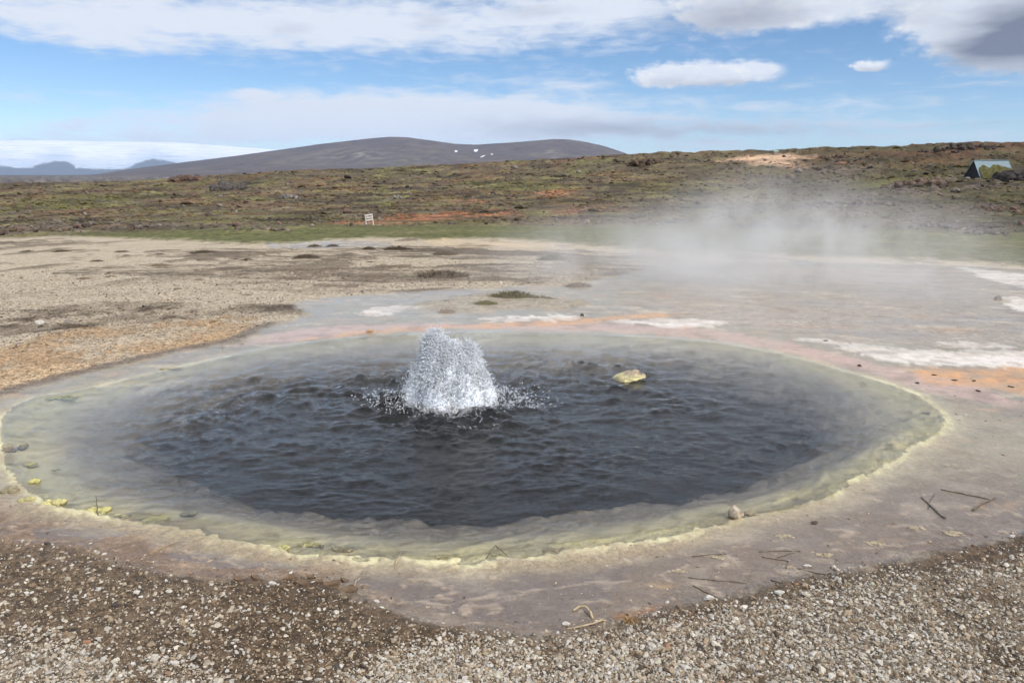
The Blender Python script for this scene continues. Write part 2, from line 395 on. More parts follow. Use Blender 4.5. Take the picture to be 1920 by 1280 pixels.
SR = lambda *c: np.array(srgb(*c))
def surface(X, Y):
    """height, base colour, (wet, grit, vegetation) of the ground at any point"""
    n = X.shape[0]
    d = np.hypot(X, Y)
    z = zmac(X, Y)
    col = np.zeros((n, 3)); wet = np.zeros(n); grit = np.zeros(n); veg = np.zeros(n)
    # ---------- the sinter terrace round the spring
    m = d < 64
    x, y, dd = X[m], Y[m], d[m]
    zz = z[m].copy()
    k = np.clip(dd / 6.0, 0.5, 5.0)
    n1 = fbm(x * 1.3, y * 1.3, 4, 1); n2 = fbm(x * 5, y * 5, 4, 2); n3 = fbm(x * 0.45, y * 0.45, 4, 3)
    n4 = fbm(x * 22, y * 22, 3, 4); nb = fbm(x * 1.1, y * 1.1, 6, 5, 0.58); nst = fbm(x * 0.5, y * 1.6, 5, 6)
    c = np.zeros((len(x), 3)); wt = np.zeros(len(x)); gr = np.zeros(len(x)); vg = np.zeros(len(x))
    def paint(msk, colr, wet_=None, grit_=None, veg_=None):
        msk = np.clip(msk, 0, 1)
        c[:] = c + (np.asarray(colr) - c) * msk[:, None]
        for arr, v in ((wt, wet_), (gr, grit_), (vg, veg_)):
            if v is not None: arr[:] = arr + (v - arr) * msk
    def soft(pts, e=0.06, amp=0.15, nn=None, closed=True, pad=4.0):
        q = sd(x, y, pts, closed, pad)
        e = e * 0.45
        return sstep(e, -e, q + amp * (nb if nn is None else nn) + amp * (0.35 * n2 + 0.22 * n4)), q
    # dry gravel field
    paint(np.ones(len(x)), SR(190, 174, 150), 0.0, 1.0)
    paint(sstep(0.0, 0.5, nst + 0.15 * n2) * 0.55, SR(164, 144, 120))
    paint(sstep(0.15, 0.55, n3) * 0.6, SR(200, 186, 162))
    paint(sstep(12, 26, dd) * 0.45, SR(202, 186, 160))
    for p in P_STREAK:
        q, _ = soft(p, 0.7, 1.6, nst, pad=6); paint(q * 0.85, SR(98, 84, 68), 0.0, 0.9, 0.25)
    # broken dark moss streaks over the far gravel
    stx = fbm(x * 0.35, y * 0.16, 4, 31) + 0.35 * fbm(x * 1.4, y * 0.7, 3, 33)
    fars = sstep(12.5, 18, dd)
    paint(fars * sstep(0.16, 0.3, stx) * 0.75, SR(112, 97, 78), 0.0, 0.8, 0.3)
    zz += fars * sstep(0.16, 0.36, stx) * 0.035
    q, _ = soft(P_BROWN_MID, 0.5, 0.9, pad=6); paint(q * sstep(-0.45, 0.25, n1 + nst) * 0.85, SR(122, 104, 86), 0, 1.0, 0.2)
    q, _ = soft(P_BROWN_LEFT, 0.45, 0.8, pad=6); paint(q * (0.55 + 0.45 * sstep(-0.2, 0.3, n1)), SR(88, 72, 56), 0.0, 1.0)
    paint(q * sstep(0.1, 0.5, n2) * 0.5, SR(160, 146, 126))
    q, _ = soft(P_ORANGE_GRAVEL, 0.3, 0.5, pad=6); paint(q * (0.75 + 0.25 * sstep(-0.3, 0.3, n2)), SR(196, 164, 126), 0.0, 1.0)
    q, _ = soft(P_CREAM_FAR, 0.8, 1.5, nst, pad=8); paint(q * 0.9, SR(205, 182, 148), 0, 0.5)
    q, _ = soft(P_PUDDLE_FAR, 0.8, 1.0, nst, pad=8); paint(q, SR(170, 166, 164), 0.9, 0.1)
    # near bank: brown soil with chips
    sdn = sd(x, y, WET, True, 6.0)
    front_bank = (y < 4.6) & (sdn > -0.3)
    fb = np.where(front_bank, 1.0, 0.0)
    paint(fb, SR(98, 81, 63), 0.05, 0.9)
    paint(fb * sstep(0.0, 0.4, n2 + 0.4 * n1) * 0.5, SR(74, 59, 45))
    q, _ = soft(P_GRAV_MED, 0.12, 0.2); paint(q * fb * 0.4, SR(120, 104, 86))
    for p in P_GRAV_WHITE:
        q, _ = soft(p, 0.10, 0.22); paint(q * fb * sstep(-0.55, -0.05, n1 + 0.5 * n2) * 0.75, SR(134, 122, 106), 0.0, 1.0)
    q, _ = soft(P_BROWN_R, 0.06, 0.12); paint(q * fb * 0.8, SR(78, 62, 46), 0.15, 0.8)
    # left bank edge under the orange gravel: dark damp margin
    q = sstep(0.16, 0.04, np.abs(sdn - 0.08) + 0.10 * nb) * (y > 4.2) * (x < -0.8) * (dd < 9)
    paint(q * 0.85, SR(108, 94, 80), 0.25, 0.7)
    # wet sinter apron
    wedge = sdn + (0.12 * nb + 0.06 * n2 + 0.035 * n4) * np.clip(k, 0.6, 3)
    wq = sstep(0.05, -0.05, wedge)
    mud = np.exp(-(wedge / 0.13) ** 2) * (y < 4.2)
    paint(wq, SR(150, 138, 112), 0.8, 0.08)
    paint(mud * 0.7 * sstep(-0.4, 0.2, n2 + n4), SR(104, 86, 68), 0.4, 0.6)
    paint(wq * sstep(-0.2, 0.5, n3 + 0.4 * n1) * 0.5, SR(130, 119, 99))
    paint(wq * sstep(0.15, 0.55, n1 + 0.3 * n2) * 0.35, SR(178, 160, 136))
    paint(wq * sstep(4.5, 3.3, y + 0.25 * n1) * 0.78, SR(116, 99, 87), 0.92)
    pch = fbm(x * 1.3 + 11, y * 3.4, 6, 46, 0.6)
    paint(wq * sstep(4.2, 5.5, y) * sstep(0.12, 0.34, pch) * 0.6, SR(202, 184, 158), 0.3); paint(wq * sstep(4.0, 5.0, y) * sstep(0.14, 0.34, -pch) * 0.5, SR(196, 158, 126), 0.5)
    q, _ = soft(P_GREYBACK, 0.6, 0.8); paint(q * wq, SR(168, 154, 138), 0.42, 0.5)
    paint(q * wq * sstep(0.0, 0.45, nst + 0.3 * n2) * 0.6, SR(132, 124, 114), 0.9, 0.1)
    paint(q * wq * sstep(0.12, 0.36, fbm(x * 0.9, y * 2.4, 6, 44, 0.6)) * 0.6, SR(206, 192, 172), 0.1, 0.6)
    paint(q * wq * sstep(0.2, 0.42, fbm(x * 0.7 + 7, y * 2.0, 6, 45, 0.6)) * 0.6, SR(186, 150, 124), 0.3)
    q, _ = soft(P_BROWN_SHORE, 0.08, 0.10); paint(q * 0.85, SR(126, 102, 82), 0.4, 0.4)
    paint(q * sstep(0.05, 0.4, n2 + 0.3 * n4) * 0.6, SR(160, 136, 112), 0.3)
    brown_shore = q
    for i, p in enumerate(P_PUDDLE):
        q, _ = soft(p, 0.04, 0.07); paint(q * 0.9, SR(112, 98, 88), 1.0, 0.0); zz -= q * 0.004
    for p in P_RUST:
        q, _ = soft(p, 0.05, 0.08); paint(q * 0.7, SR(140, 98, 66), 0.4)
    for p in P_OCHRE:
        q, _ = soft(p, 0.07, 0.09, nb + 0.6 * n2); paint(q * 0.5 * sstep(-0.2, 0.4, n2 + n4), SR(192, 160, 116), 0.5)
    for p in P_PINK:
        q, _ = soft(p, 0.22, 0.22); paint(q * 0.75, SR(198, 164, 148), 0.6, 0.0)
    for p in P_ORANGE:
        q, _ = soft(p, 0.14, 0.28); paint(q * (0.55 + 0.4 * sstep(-0.2, 0.3, n2)), SR(216, 160, 104), 0.5, 0.1)
    for p in P_WHITE:
        q, _ = soft(p, 0.10, 0.30, nb + 0.4 * n2); paint(q * (0.6 + 0.4 * sstep(-0.1, 0.2, nst + 0.4 * n2)), SR(226, 216, 206), 0.2, 0.1); zz += q * 0.006
    q, _ = soft(P_GRIT_ISLAND, 0.25, 0.5); paint(q * 0.8, SR(176, 162, 140), 0.0, 1.0); zz += q * 0.03
    # small raised mineral flakes standing out of the film
    fl = sstep(0.34, 0.5, fbm(x * 9, y * 13, 4, 51) + 0.25 * n1) * wq * sstep(5.2, 3.6, dd)
    paint(fl * 0.55, SR(190, 172, 152), 0.1); zz += fl * 0.006
    strk = ridged(x * 2.6 + 0.6 * n1, y * 6.5 + 0.6 * n1, 3, 53)
    st_m = sstep(0.72, 0.9, strk) * wq * sstep(6.5, 4.0, dd)
    paint(st_m * 0.5, SR(188, 170, 148), 0.3); zz += st_m * 0.003
    mot = fbm(x * 3.2, y * 5.0, 5, 54)
    paint(wq * sstep(0.05, 0.4, mot) * 0.45, SR(120, 102, 84)); paint(wq * sstep(-0.05, -0.4, mot) * 0.35, SR(172, 158, 138))
    # rippled micro terraces on the right apron
    ter = sstep(0.1, 0.5, fbm(x * 0.9 + 4, y * 0.9, 3, 61)) * wq * (x > 0.8)
    zz += ter * 0.0022 * np.sin(60 * (x * 0.5 + y + 0.25 * n1))
    # ---------- pool
    sr = sd(x, y, RIM, True, 6.0) + 0.07 * nb + 0.035 * n2 + 0.016 * n4
    sdk = sd(x, y, DARK, True, 6.0) + 0.14 * n1 + 0.09 * n2
    tsh = np.clip(-sr, 0, 9) / (np.clip(-sr, 0, 9) + np.maximum(sdk, 0) + 0.02) + 0.10 * n1 + 0.10 * n2
    shelf = sstep(0.03, -0.05, sr)
    paint(sstep(0.22, 0.0, sr + 0.05 * n2) * 0.55, SR(192, 178, 148))
    paint(shelf, SR(180, 172, 156), 0.3, 0.0)
    back = sstep(4.8, 6.8, y)
    band = sstep(0.74, 0.16, tsh) * sstep(0.06, -0.01, sr + 0.03 * n2)
    paint(band * (0.92 - 0.2 * back), SR(226, 217, 174), 0.3, 0.0)
    hot = np.exp(-((sr + 0.06) / 0.085) ** 2) * sstep(-0.35, 0.3, n1 + 0.8 * n2 + 0.4 * n4)
    paint(hot * (0.38 - 0.15 * back), SR(216, 205, 148), 0.25, 0.0)
    rimn = fbm(x * 38, y * 38, 3, 59)
    nearrim = np.exp(-(sr / 0.10) ** 2)
    paint(nearrim * sstep(0.02, 0.35, rimn + 0.5 * n2) * 0.4, SR(170, 152, 116)); paint(nearrim * sstep(0.1, 0.4, -rimn + 0.3 * n4) * 0.45, SR(214, 204, 164))
    paint(band * sstep(0.12, 0.42, fbm(x * 11, y * 11, 4, 57)) * 0.55, SR(168, 154, 112))
    smot = fbm(x * 4.5, y * 7.0, 5, 62, 0.6)
    paint(shelf * sstep(0.05, 0.4, smot) * 0.5, SR(130, 117, 98)); paint(shelf * sstep(0.08, 0.4, -smot) * 0.4, SR(214, 204, 178))
    dk = sstep(0.50, 1.15, tsh + 0.16 * n2 + 0.10 * n4)  # bed colour darkens with depth, standing in for light the water absorbs
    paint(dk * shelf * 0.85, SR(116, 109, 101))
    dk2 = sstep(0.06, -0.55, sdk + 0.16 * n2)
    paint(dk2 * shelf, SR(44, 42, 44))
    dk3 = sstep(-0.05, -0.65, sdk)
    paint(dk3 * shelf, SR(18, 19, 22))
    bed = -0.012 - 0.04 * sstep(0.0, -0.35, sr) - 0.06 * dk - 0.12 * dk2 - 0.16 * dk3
    zz = zz * (1 - shelf) + bed * shelf
    paint(nearrim * sstep(-0.08, 0.22, fbm(x * 1.7, y * 1.7, 4, 66)) * 0.7 * (1 - 0.6 * sstep(1.6, 2.4, x)), SR(156, 140, 114), 0.4)
    zz += nearrim * (0.005 * rimn + 0.003 * n4) * sstep(6, 4, y)
    rimz = np.exp(-(sr / 0.06) ** 2) * (0.002 + 0.005 * n2 + 0.003 * n4)
    zz += rimz * sstep(8, 5, y)
    lump = np.exp(-(sr / 0.10) ** 2) * sstep(0.05, 0.4, n2 + 0.3 * n4) * sstep(0.9, -0.6, x) * sstep(4.2, 3.0, y)
    zz += lump * 0.003
    for p, w, cc in CRESTS:
        q = sd(x, y, p, False, 0.6) + w * 0.7 * n2 + w * 0.3 * n4
        g = np.exp(-np.maximum(q, 0) ** 2 / (w * w))
        paint(g * 0.26 * sstep(-0.3, 0.3, n2 + 0.6 * n4 + 0.3 * n1), SR(*cc), 0.2, 0.0)
        zz += g * (0.007 + 0.004 * n4)
    # ---------- micro relief of the dry ground
    dry = (1 - wq) * (1 - shelf)
    zz += dry * (0.018 * n1 + 0.009 * n2 + 0.005 * n4 + 0.012)
    zz += brown_shore * (0.006 * n2 + 0.005 * n4 + 0.004)
    zz += wq * (1 - shelf) * 0.0016 * n2
    # crack and crust edge along the near bank
    # ---------- grass band
    gq = sstep(0.5, -0.5, sd(x, y, GRASS, True, 12.0) + 1.6 * nst + 0.5 * n1)
    paint(gq, SR(104, 104, 60), 0.0, 0.0, 1.0)
    paint(gq * sstep(-0.1, 0.4, fbm(x * 0.12, y * 0.2, 4, 71)) * 0.7, SR(130, 122, 84))
    paint(gq * sstep(-0.05, 0.4, fbm(x * 0.2 + 9, y * 0.3, 4, 72)) * 0.6, SR(98, 102, 54))
    zz += gq * (0.10 + 0.07 * n3 + 0.05 * n1)
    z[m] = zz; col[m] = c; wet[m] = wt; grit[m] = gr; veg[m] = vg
    # ---------- heath
    m = d > 40
    x, y, dd = X[m], Y[m], d[m]
    h1 = fbm(x * 0.045, y * 0.045, 5, 81); h2 = fbm(x * 0.16, y * 0.16, 4, 82); h3 = fbm(x * 0.6, y * 0.6, 3, 83)
    r1 = ridged(x * 0.10, y * 0.10, 4, 84); r2 = ridged(x * 0.33, y * 0.33, 3, 85)
    hm = sstep(50, 66, dd)
    far = sstep(60, 210, dd)
    rock = np.zeros(len(x)); red = np.zeros(len(x)); pale = np.zeros(len(x)); lush = np.zeros(len(x))
    for p in HEATH_ROCKY: rock = np.maximum(rock, sstep(5, -2, sd(x, y, p, True, 20) + 4 * h2))
    for p in HEATH_RED: red = np.maximum(red, sstep(2.0, -1.0, sd(x, y, p, True, 20) + 3.5 * h2))
    for p in HEATH_PALE: pale = np.maximum(pale, sstep(3, -2, sd(x, y, p, True, 20) + 4 * h2))
    for p in HEATH_GREEN: lush = np.maximum(lush, sstep(5, -2, sd(x, y, p, True, 20) + 5 * h2))
    zadd = hm * ((0.16 + 0.5 * far) * (r1 - 0.35) + (0.10 + 0.22 * far) * (r2 - 0.35) + (0.05 + 0.10 * far) * h3)
    zadd += rock * (0.25 * r2 + 0.3 * np.maximum(h3, 0))
    right = sstep(0.1, 0.55, np.arctan2(x, y))
    zadd += hm * right * far * 0.6 * (r1 - 0.3)
    zadd *= sstep(460, 240, dd) * (1 - 0.7 * pale)
    cc = np.tile(SR(98, 86, 66), (len(x), 1))
    def mixc(msk, colr): cc[:] = cc + (np.asarray(colr) - cc) * np.clip(msk, 0, 1)[:, None]
    mixc(sstep(-0.05, 0.25, h1 + 0.5 * h2), SR(98, 92, 58))
    mixc(sstep(0.0, 0.35, fbm(x * 0.06 + 5, y * 0.06, 4, 91) + 0.4 * h3) * 0.9, SR(104, 80, 58))
    mixc(sstep(0.1, 0.4, h2 + 0.4 * h3) * 0.55, SR(112, 108, 68))
    mixc(sstep(0.15, 0.42, fbm(x * 0.25, y * 0.25, 4, 92)) * 0.6, SR(84, 74, 64))
    mixc(right * 0.6, SR(76, 76, 42)); mixc(right * sstep(0.0, 0.3, h2) * 0.7, SR(58, 48, 36)); mixc(sstep(0.12, 0.4, fbm(x * 0.11 + 2, y * 0.11, 5, 95)) * 0.55, SR(66, 58, 46))
    mixc(sstep(0.3, 0.6, fbm(x * 0.5, y * 0.5, 3, 93)) * 0.5, SR(128, 122, 104))
    mixc(right * sstep(150, 215, dd) * sstep(-0.2, 0.2, h1) * 0.8, SR(88, 62, 44))
    mixc(lush * 0.6, SR(98, 96, 52))
    mixc(rock * sstep(-0.2, 0.25, h3 + h2) * 0.8, SR(92, 82, 74))
    mixc(red * 0.75 * sstep(-0.3, 0.15, h3 + h2), SR(156, 100, 70)); mixc(red * sstep(0.1, 0.4, h3) * 0.4, SR(150, 108, 80))
    mixc(pale * 0.9, SR(186, 154, 124))
    mixc(sstep(250, 420, dd), SR(98, 90, 82))
    cc *= np.array([1.10, 1.08, 1.08])
    cc *= np.clip(1 + 0.6 * h3 + 0.8 * h2 + 0.9 * fbm(x * 0.07, y * 0.07, 3, 98) + 0.4 * fbm(x * 1.3, y * 1.3, 2, 97), 0.4, 1.8)[:, None]
    z[m] += zadd
    blend = sstep(52, 64, dd + 5 * h2)[:, None]
    col[m] = col[m] * (1 - blend) + cc * blend
    veg[m] = veg[m] * (1 - blend[:, 0]) + blend[:, 0] * (1 - 0.6 * pale)
    wet[m] *= 1 - blend[:, 0]; grit[m] *= 1 - blend[:, 0]
    return z, col, np.stack([wet, grit, veg], 1)

# ------------------------------------------------------------------ mesh helpers
def link(o, parent=None):
    C.objects.link(o)
    if parent is not None: o.parent = parent
    return o
def mesh_np(name, V, faces, mat=None, parent=None, cols=None, masks=None, smooth=True):
    """object from numpy vertices and an (n,3) or (n,4) face array"""
    me = bpy.data.meshes.new(name)
    V = np.ascontiguousarray(V, np.float32); faces = np.ascontiguousarray(faces, np.int32)
    nf, w = faces.shape
    me.vertices.add(len(V)); me.vertices.foreach_set('co', V.ravel())
    me.loops.add(nf * w); me.loops.foreach_set('vertex_index', faces.ravel())
    me.polygons.add(nf); me.polygons.foreach_set('loop_start', np.arange(0, nf * w, w, dtype=np.int32))
    try: me.polygons.foreach_set('loop_total', np.full(nf, w, np.int32))
    except Exception: pass
    me.polygons.foreach_set('use_smooth', np.full(nf, smooth, bool))
    for nm, arr in (('Col', cols), ('Mask', masks)):
        if arr is not None:
            at_ = me.attributes.new(nm, 'FLOAT_COLOR', 'POINT')
            buf = np.ones((len(V), 4), np.float32); buf[:, :3] = arr
            at_.data.foreach_set('color', buf.ravel())
    me.update(calc_edges=True); me.validate()
    if mat is not None: me.materials.append(mat)
    o = bpy.data.objects.new(name, me)
    return link(o, parent)
def tag(o, label=None, cat=None, group=None, kind=None):
    if label: o['label'] = label
    if cat: o['category'] = cat
    if group: o['group'] = group
    if kind: o['kind'] = kind
    return o
def empty(name, loc, rz=0.0):
    o = bpy.data.objects.new(name, None); o.location = loc; o.rotation_euler = (0, 0, rz)
    o.empty_display_size = 0.1
    return link(o)

def new_mat(name):
    m = bpy.data.materials.new(name); m.use_nodes = True
    return m, NT(m.node_tree)
def bsdf(nt, **kw):
    out = nt.n('ShaderNodeOutputMaterial'); b = nt.n('ShaderNodeBsdfPrincipled')
    nt.link(b.outputs[0], out.inputs['Surface'])
    for k, v in kw.items():
        nt.put(b.inputs[k.replace('_', ' ')], v)
    return b, out

# ------------------------------------------------------------------ ground material
def ground_material():
    m, t = new_mat("sinter_ground")
    b, out = bsdf(t)
    ca = t.n('ShaderNodeAttribute', attribute_name='Col'); ma = t.n('ShaderNodeAttribute', attribute_name='Mask')
    sp = t.n('ShaderNodeSeparateColor'); t.link(ma.outputs['Color'], sp.inputs[0])
    wet, grit, veg = sp.outputs
    geo = t.n('ShaderNodeNewGeometry'); P = geo.outputs['Position']
    v1 = t.voronoi(P, 85.0); v2 = t.voronoi(P, 26.0); v3 = t.voronoi(P, 180.0)
    nz = t.noise(P, 14.0, 6, 0.65); nf = t.noise(P, 70.0, 4, 0.6); nl = t.noise(P, 1.7, 4, 0.6)
    def cellval(v):
        s = t.n('ShaderNodeSeparateColor'); t.link(v.outputs['Color'], s.inputs[0]); return s.outputs[0]
    cv = t.math('ADD', t.math('MULTIPLY', cellval(v1), 0.4), t.math('ADD', t.math('MULTIPLY', cellval(v2), 0.35), t.math('MULTIPLY', cellval(v3), 0.25)))
    spk = t.step(cv, 0.25, 0.78, 0.42, 1.42)
    gfac = t.mixf(grit, t.step(nf.outputs[0], 0.3, 0.7, 0.9, 1.1), spk)
    col = t.vmath('MULTIPLY', ca.outputs['Color'], t.mixc(gfac) if hasattr(t, 'mixc') else gfac)
    vn = t.noise(t.vmath('MULTIPLY', P, (1.0, 1.0, 2.0)), 2.6, 8, 0.72)
    vfac = t.mixf(veg, 1.0, t.step(vn.outputs[0], 0.34, 0.66, 0.42, 1.5))
    col = t.vmath('MULTIPLY', col, vfac)
    wn = t.noise(t.vmath('MULTIPLY', P, (1.0, 1.6, 1.0)), 34.0, 7, 0.72, 0.5)
    wfac = t.math('MULTIPLY', t.mixf(wet, 1.0, t.step(nz.outputs[0], 0.3, 0.7, 0.86, 1.12)), t.mixf(wet, 1.0, t.step(wn.outputs[0], 0.28, 0.72, 0.84, 1.15)))
    col = t.vmath('MULTIPLY', col, wfac)
    t.link(col, b.inputs['Base Color'])
    t.put(b.inputs['Roughness'], t.mixf(wet, 0.9, 0.55))
    t.put(b.inputs['Specular IOR Level'], t.mixf(wet, 0.25, 0.5))
    t.put(b.inputs['Coat Weight'], t.math('MULTIPLY', wet, t.step(nl.outputs[0], 0.3, 0.6, 0.7, 1.0)))
    t.put(b.inputs['Coat Roughness'], t.step(nz.outputs[0], 0.35, 0.7, 0.05, 0.22))
    b.inputs['Coat IOR'].default_value = 1.33
    h = t.math('ADD', t.math('MULTIPLY', v1.outputs['Distance'], -0.5), t.math('MULTIPLY', v2.outputs['Distance'], -0.6))
    h = t.math('MULTIPLY', h, grit)
    h = t.math('ADD', h, t.math('MULTIPLY', nf.outputs[0], t.mixf(wet, 0.35, 0.08)))
    h = t.math('ADD', h, t.math('MULTIPLY', wn.outputs[0], t.math('MULTIPLY', wet, 0.25)))
    h = t.math('ADD', h, t.math('MULTIPLY', vn.outputs[0], t.math('MULTIPLY', veg, 14.0)))
    bp = t.n('ShaderNodeBump'); bp.inputs['Strength'].default_value = 0.9; bp.inputs['Distance'].default_value = 0.016
    t.link(h, bp.inputs['Height']); t.link(bp.outputs[0], b.inputs['Normal'])
    rip = t.noise(t.vmath('MULTIPLY', P, (1.0, 2.2, 1.0)), 22.0, 3, 0.6, 0.6)
    bp2 = t.n('ShaderNodeBump'); bp2.inputs['Strength'].default_value = 0.18; bp2.inputs['Distance'].default_value = 0.004
    t.link(rip.outputs[0], bp2.inputs['Height']); t.link(bp2.outputs[0], b.inputs['Coat Normal'])
    return m
GROUND_M = ground_material()

# ------------------------------------------------------------------ ground sheet: polar grid, finest where it is near
front_a = np.linspace(-0.80, 0.80, 660)
side_a = np.linspace(0.80, 2 * math.pi - 0.80, 72)[1:-1]
AZ = np.concatenate([front_a, side_a])
q0 = np.linspace(1 / 1.75, 1 / 9.0, 400)
ROWS = np.concatenate([[0.05, 0.4, 0.8, 1.1, 1.35, 1.55, 1.66], 1 / q0, np.geomspace(9.0, 34, 122)[1:], np.linspace(34, 64, 46)[1:],
                       np.geomspace(64, 236, 170)[1:], [240, 246, 255, 270, 290, 320, 360, 430, 550, 750, 1100, 1700, 2600, 4200, 7000, 12000]])
NR, NC = len(ROWS), len(AZ)
gx = (ROWS[:, None] * np.sin(AZ)[None, :]).ravel(); gy = (ROWS[:, None] * np.cos(AZ)[None, :]).ravel()
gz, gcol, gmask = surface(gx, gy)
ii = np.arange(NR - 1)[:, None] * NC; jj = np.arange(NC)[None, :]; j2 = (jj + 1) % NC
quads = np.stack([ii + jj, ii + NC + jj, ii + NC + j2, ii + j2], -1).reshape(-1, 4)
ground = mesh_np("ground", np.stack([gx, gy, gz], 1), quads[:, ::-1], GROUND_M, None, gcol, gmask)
tag(ground, "pale sinter flat, gravel and brown-green lava heath around the hot spring", kind="structure")
def zgv(x, y):
    """ground height read from the finished sheet"""
    x = np.asarray(x, float); y = np.asarray(y, float)
    d = np.hypot(x, y); a = np.arctan2(x, y)
    G = gz.reshape(NR, NC)[:, :660]
    fi = np.interp(d, ROWS, np.arange(NR)); fj = np.clip((a + 0.80) / 1.60 * 659, 0, 658.999)
    i = np.minimum(fi.astype(int), NR - 2); j = fj.astype(int); u = fi - i; v = fj - j
    return (G[i, j] * (1 - v) + G[i, j + 1] * v) * (1 - u) + (G[i + 1, j] * (1 - v) + G[i + 1, j + 1] * v) * u
def zg(x, y):
    return float(zgv(x, y))

# ------------------------------------------------------------------ spring water
def wave_tile(n=512, size=4.0, seed=3, peak=0.24, spread=2.4):
    rng = np.random.default_rng(seed)
    k = np.fft.fftfreq(n, size / n) * 2 * np.pi
    KX, KY = np.meshgrid(k, k)
    K = np.hypot(KX, KY) + 1e-9
    kp = 2 * np.pi / peak
    S = np.exp(-1.2 * (kp / K) ** 2) * K ** -3.75
    S[K > 2 * np.pi / 0.022] = 0
    dirw = 0.22 + np.abs(KY / K) ** spread
    S = S * dirw
    ph = rng.normal(size=(n, n)) + 1j * rng.normal(size=(n, n))
    h = np.real(np.fft.ifft2(np.sqrt(S) * ph))
    h = h / h.std()
    return h
TILE = wave_tile(); TILE2 = wave_tile(seed=9, peak=0.55, spread=3.0); TILE3 = wave_tile(seed=15, peak=0.085, spread=2.6)
def tile_at(T, x, y, size=4.0):
    n = T.shape[0]
    u = (x / size * n) % n; v = (y / size * n) % n
    i = np.floor(u).astype(int); j = np.floor(v).astype(int); fu = u - i; fv = v - j
    i1 = (i + 1) % n; j1 = (j + 1) % n; i %= n; j %= n
    return (T[j, i] * (1 - fu) + T[j, i1] * fu) * (1 - fv) + (T[j1, i] * (1 - fu) + T[j1, i1] * fu) * fv
FX, FY = at(842, 748)[:2]
def water_z(x, y):
    rr = np.hypot(x - FX, y - FY)
    s_in = -seg_dist(x, y, DARK)
    amp = 0.25 + 0.85 * sstep(-0.15, 0.7, s_in)
    amp = amp * (1.0 + 0.9 * np.exp(-(rr / 0.75) ** 2))
    wx = x + 0.12 * perlin(x * 1.1, y * 1.1, 5); wy = y + 0.12 * perlin(x * 1.1, y * 1.1, 6)
    th_ = np.arctan2(wx - FX, wy - FY)
    pol = tile_at(TILE, th_ * 4.0 / np.pi, rr * 0.8) * sstep(0.2, 0.7, rr)
    h = 0.0030 * tile_at(TILE, wx, wy) + 0.0050 * tile_at(TILE2, wx * 0.8 + 1.0, wy * 0.8) + 0.0034 * pol
    h = h + 0.0013 * tile_at(TILE3, wx * 0.9 + 0.6, wy) * (0.5 + sstep(-0.3, 0.5, perlin(x * 1.6, y * 1.6, 12)))
    h = np.where(h > 0, h * (1 + 20 * h), h * 0.95)           # slightly peaked crests
    gust = 0.45 + 0.85 * sstep(-0.4, 0.5, perlin(x * 0.8 + 3, y * 0.8, 8))
    ring = 0.011 * np.sin(rr * 17.0 + 1.2 * perlin(x * 1.5, y * 1.5, 14)) * np.exp(-rr / 0.8)
    dome = 0.06 * np.exp(-(rr / 0.34) ** 2)
    return h * amp * gust + ring + dome + 0.0
wa = np.linspace(-0.95, 0.80, 620); wq_ = np.linspace(1 / 2.7, 1 / 8.3, 330)
wr = 1 / wq_
wx_ = (wr[:, None] * np.sin(wa)[None, :]).ravel(); wy_ = (wr[:, None] * np.cos(wa)[None, :]).ravel()
ws = seg_dist(wx_, wy_, RIM)
wz_ = water_z(wx_, wy_)
nr, nc = len(wr), len(wa)
ii = np.arange(nr - 1)[:, None] * nc; jj = np.arange(nc - 1)[None, :]
qd = np.stack([ii + jj, ii + jj + 1, ii + nc + jj + 1, ii + nc + jj], -1).reshape(-1, 4)
keep = (ws[qd] < 0.02).all(1)
qd = qd[keep]
used = np.unique(qd); remap = np.zeros(len(wx_), int); remap[used] = np.arange(len(used))
def water_material():
    m, t = new_mat("hot_spring_water")
    out = t.n('ShaderNodeOutputMaterial')
    geo = t.n('ShaderNodeNewGeometry'); P = geo.outputs['Position']
    n1 = t.noise(t.vmath('MULTIPLY', P, (1.0, 1.7, 1.0)), 26.0, 5, 0.62, 0.8)
    n2 = t.noise(P, 95.0, 3, 0.6, 0.4)
    h = t.math('ADD', n1.outputs[0], t.math('MULTIPLY', n2.outputs[0], 0.28))
    bp = t.n('ShaderNodeBump'); bp.inputs['Strength'].default_value = 0.8
    gust = t.noise(P, 1.3, 3, 0.6)
    t.put(bp.inputs['Distance'], t.step(gust.outputs[0], 0.35, 0.65, 0.002, 0.009))
    t.link(h, bp.inputs['Height'])
    gl = t.n('ShaderNodeBsdfGlossy'); gl.inputs['Roughness'].default_value = 0.06
    gl.inputs['Color'].default_value = (1, 1, 1, 1)
    t.link(bp.outputs[0], gl.inputs['Normal'])
    tr = t.n('ShaderNodeBsdfTransparent'); tr.inputs['Color'].default_value = (0.975, 0.965, 0.94, 1)
    fr = t.n('ShaderNodeFresnel'); fr.inputs['IOR'].default_value = 1.333
    t.link(bp.outputs[0], fr.inputs['Normal'])
    mx = t.n('ShaderNodeMixShader')
    t.link(fr.outputs[0], mx.inputs[0]); t.link(tr.outputs[0], mx.inputs[1]); t.link(gl.outputs[0], mx.inputs[2])
    t.link(mx.outputs[0], out.inputs['Surface'])
    return m
WATER_M = water_material()
water = mesh_np("water", np.stack([wx_, wy_, wz_], 1)[used], remap[qd], WATER_M)
tag(water, "choppy dark blue-grey water filling the round hot spring", kind="structure")

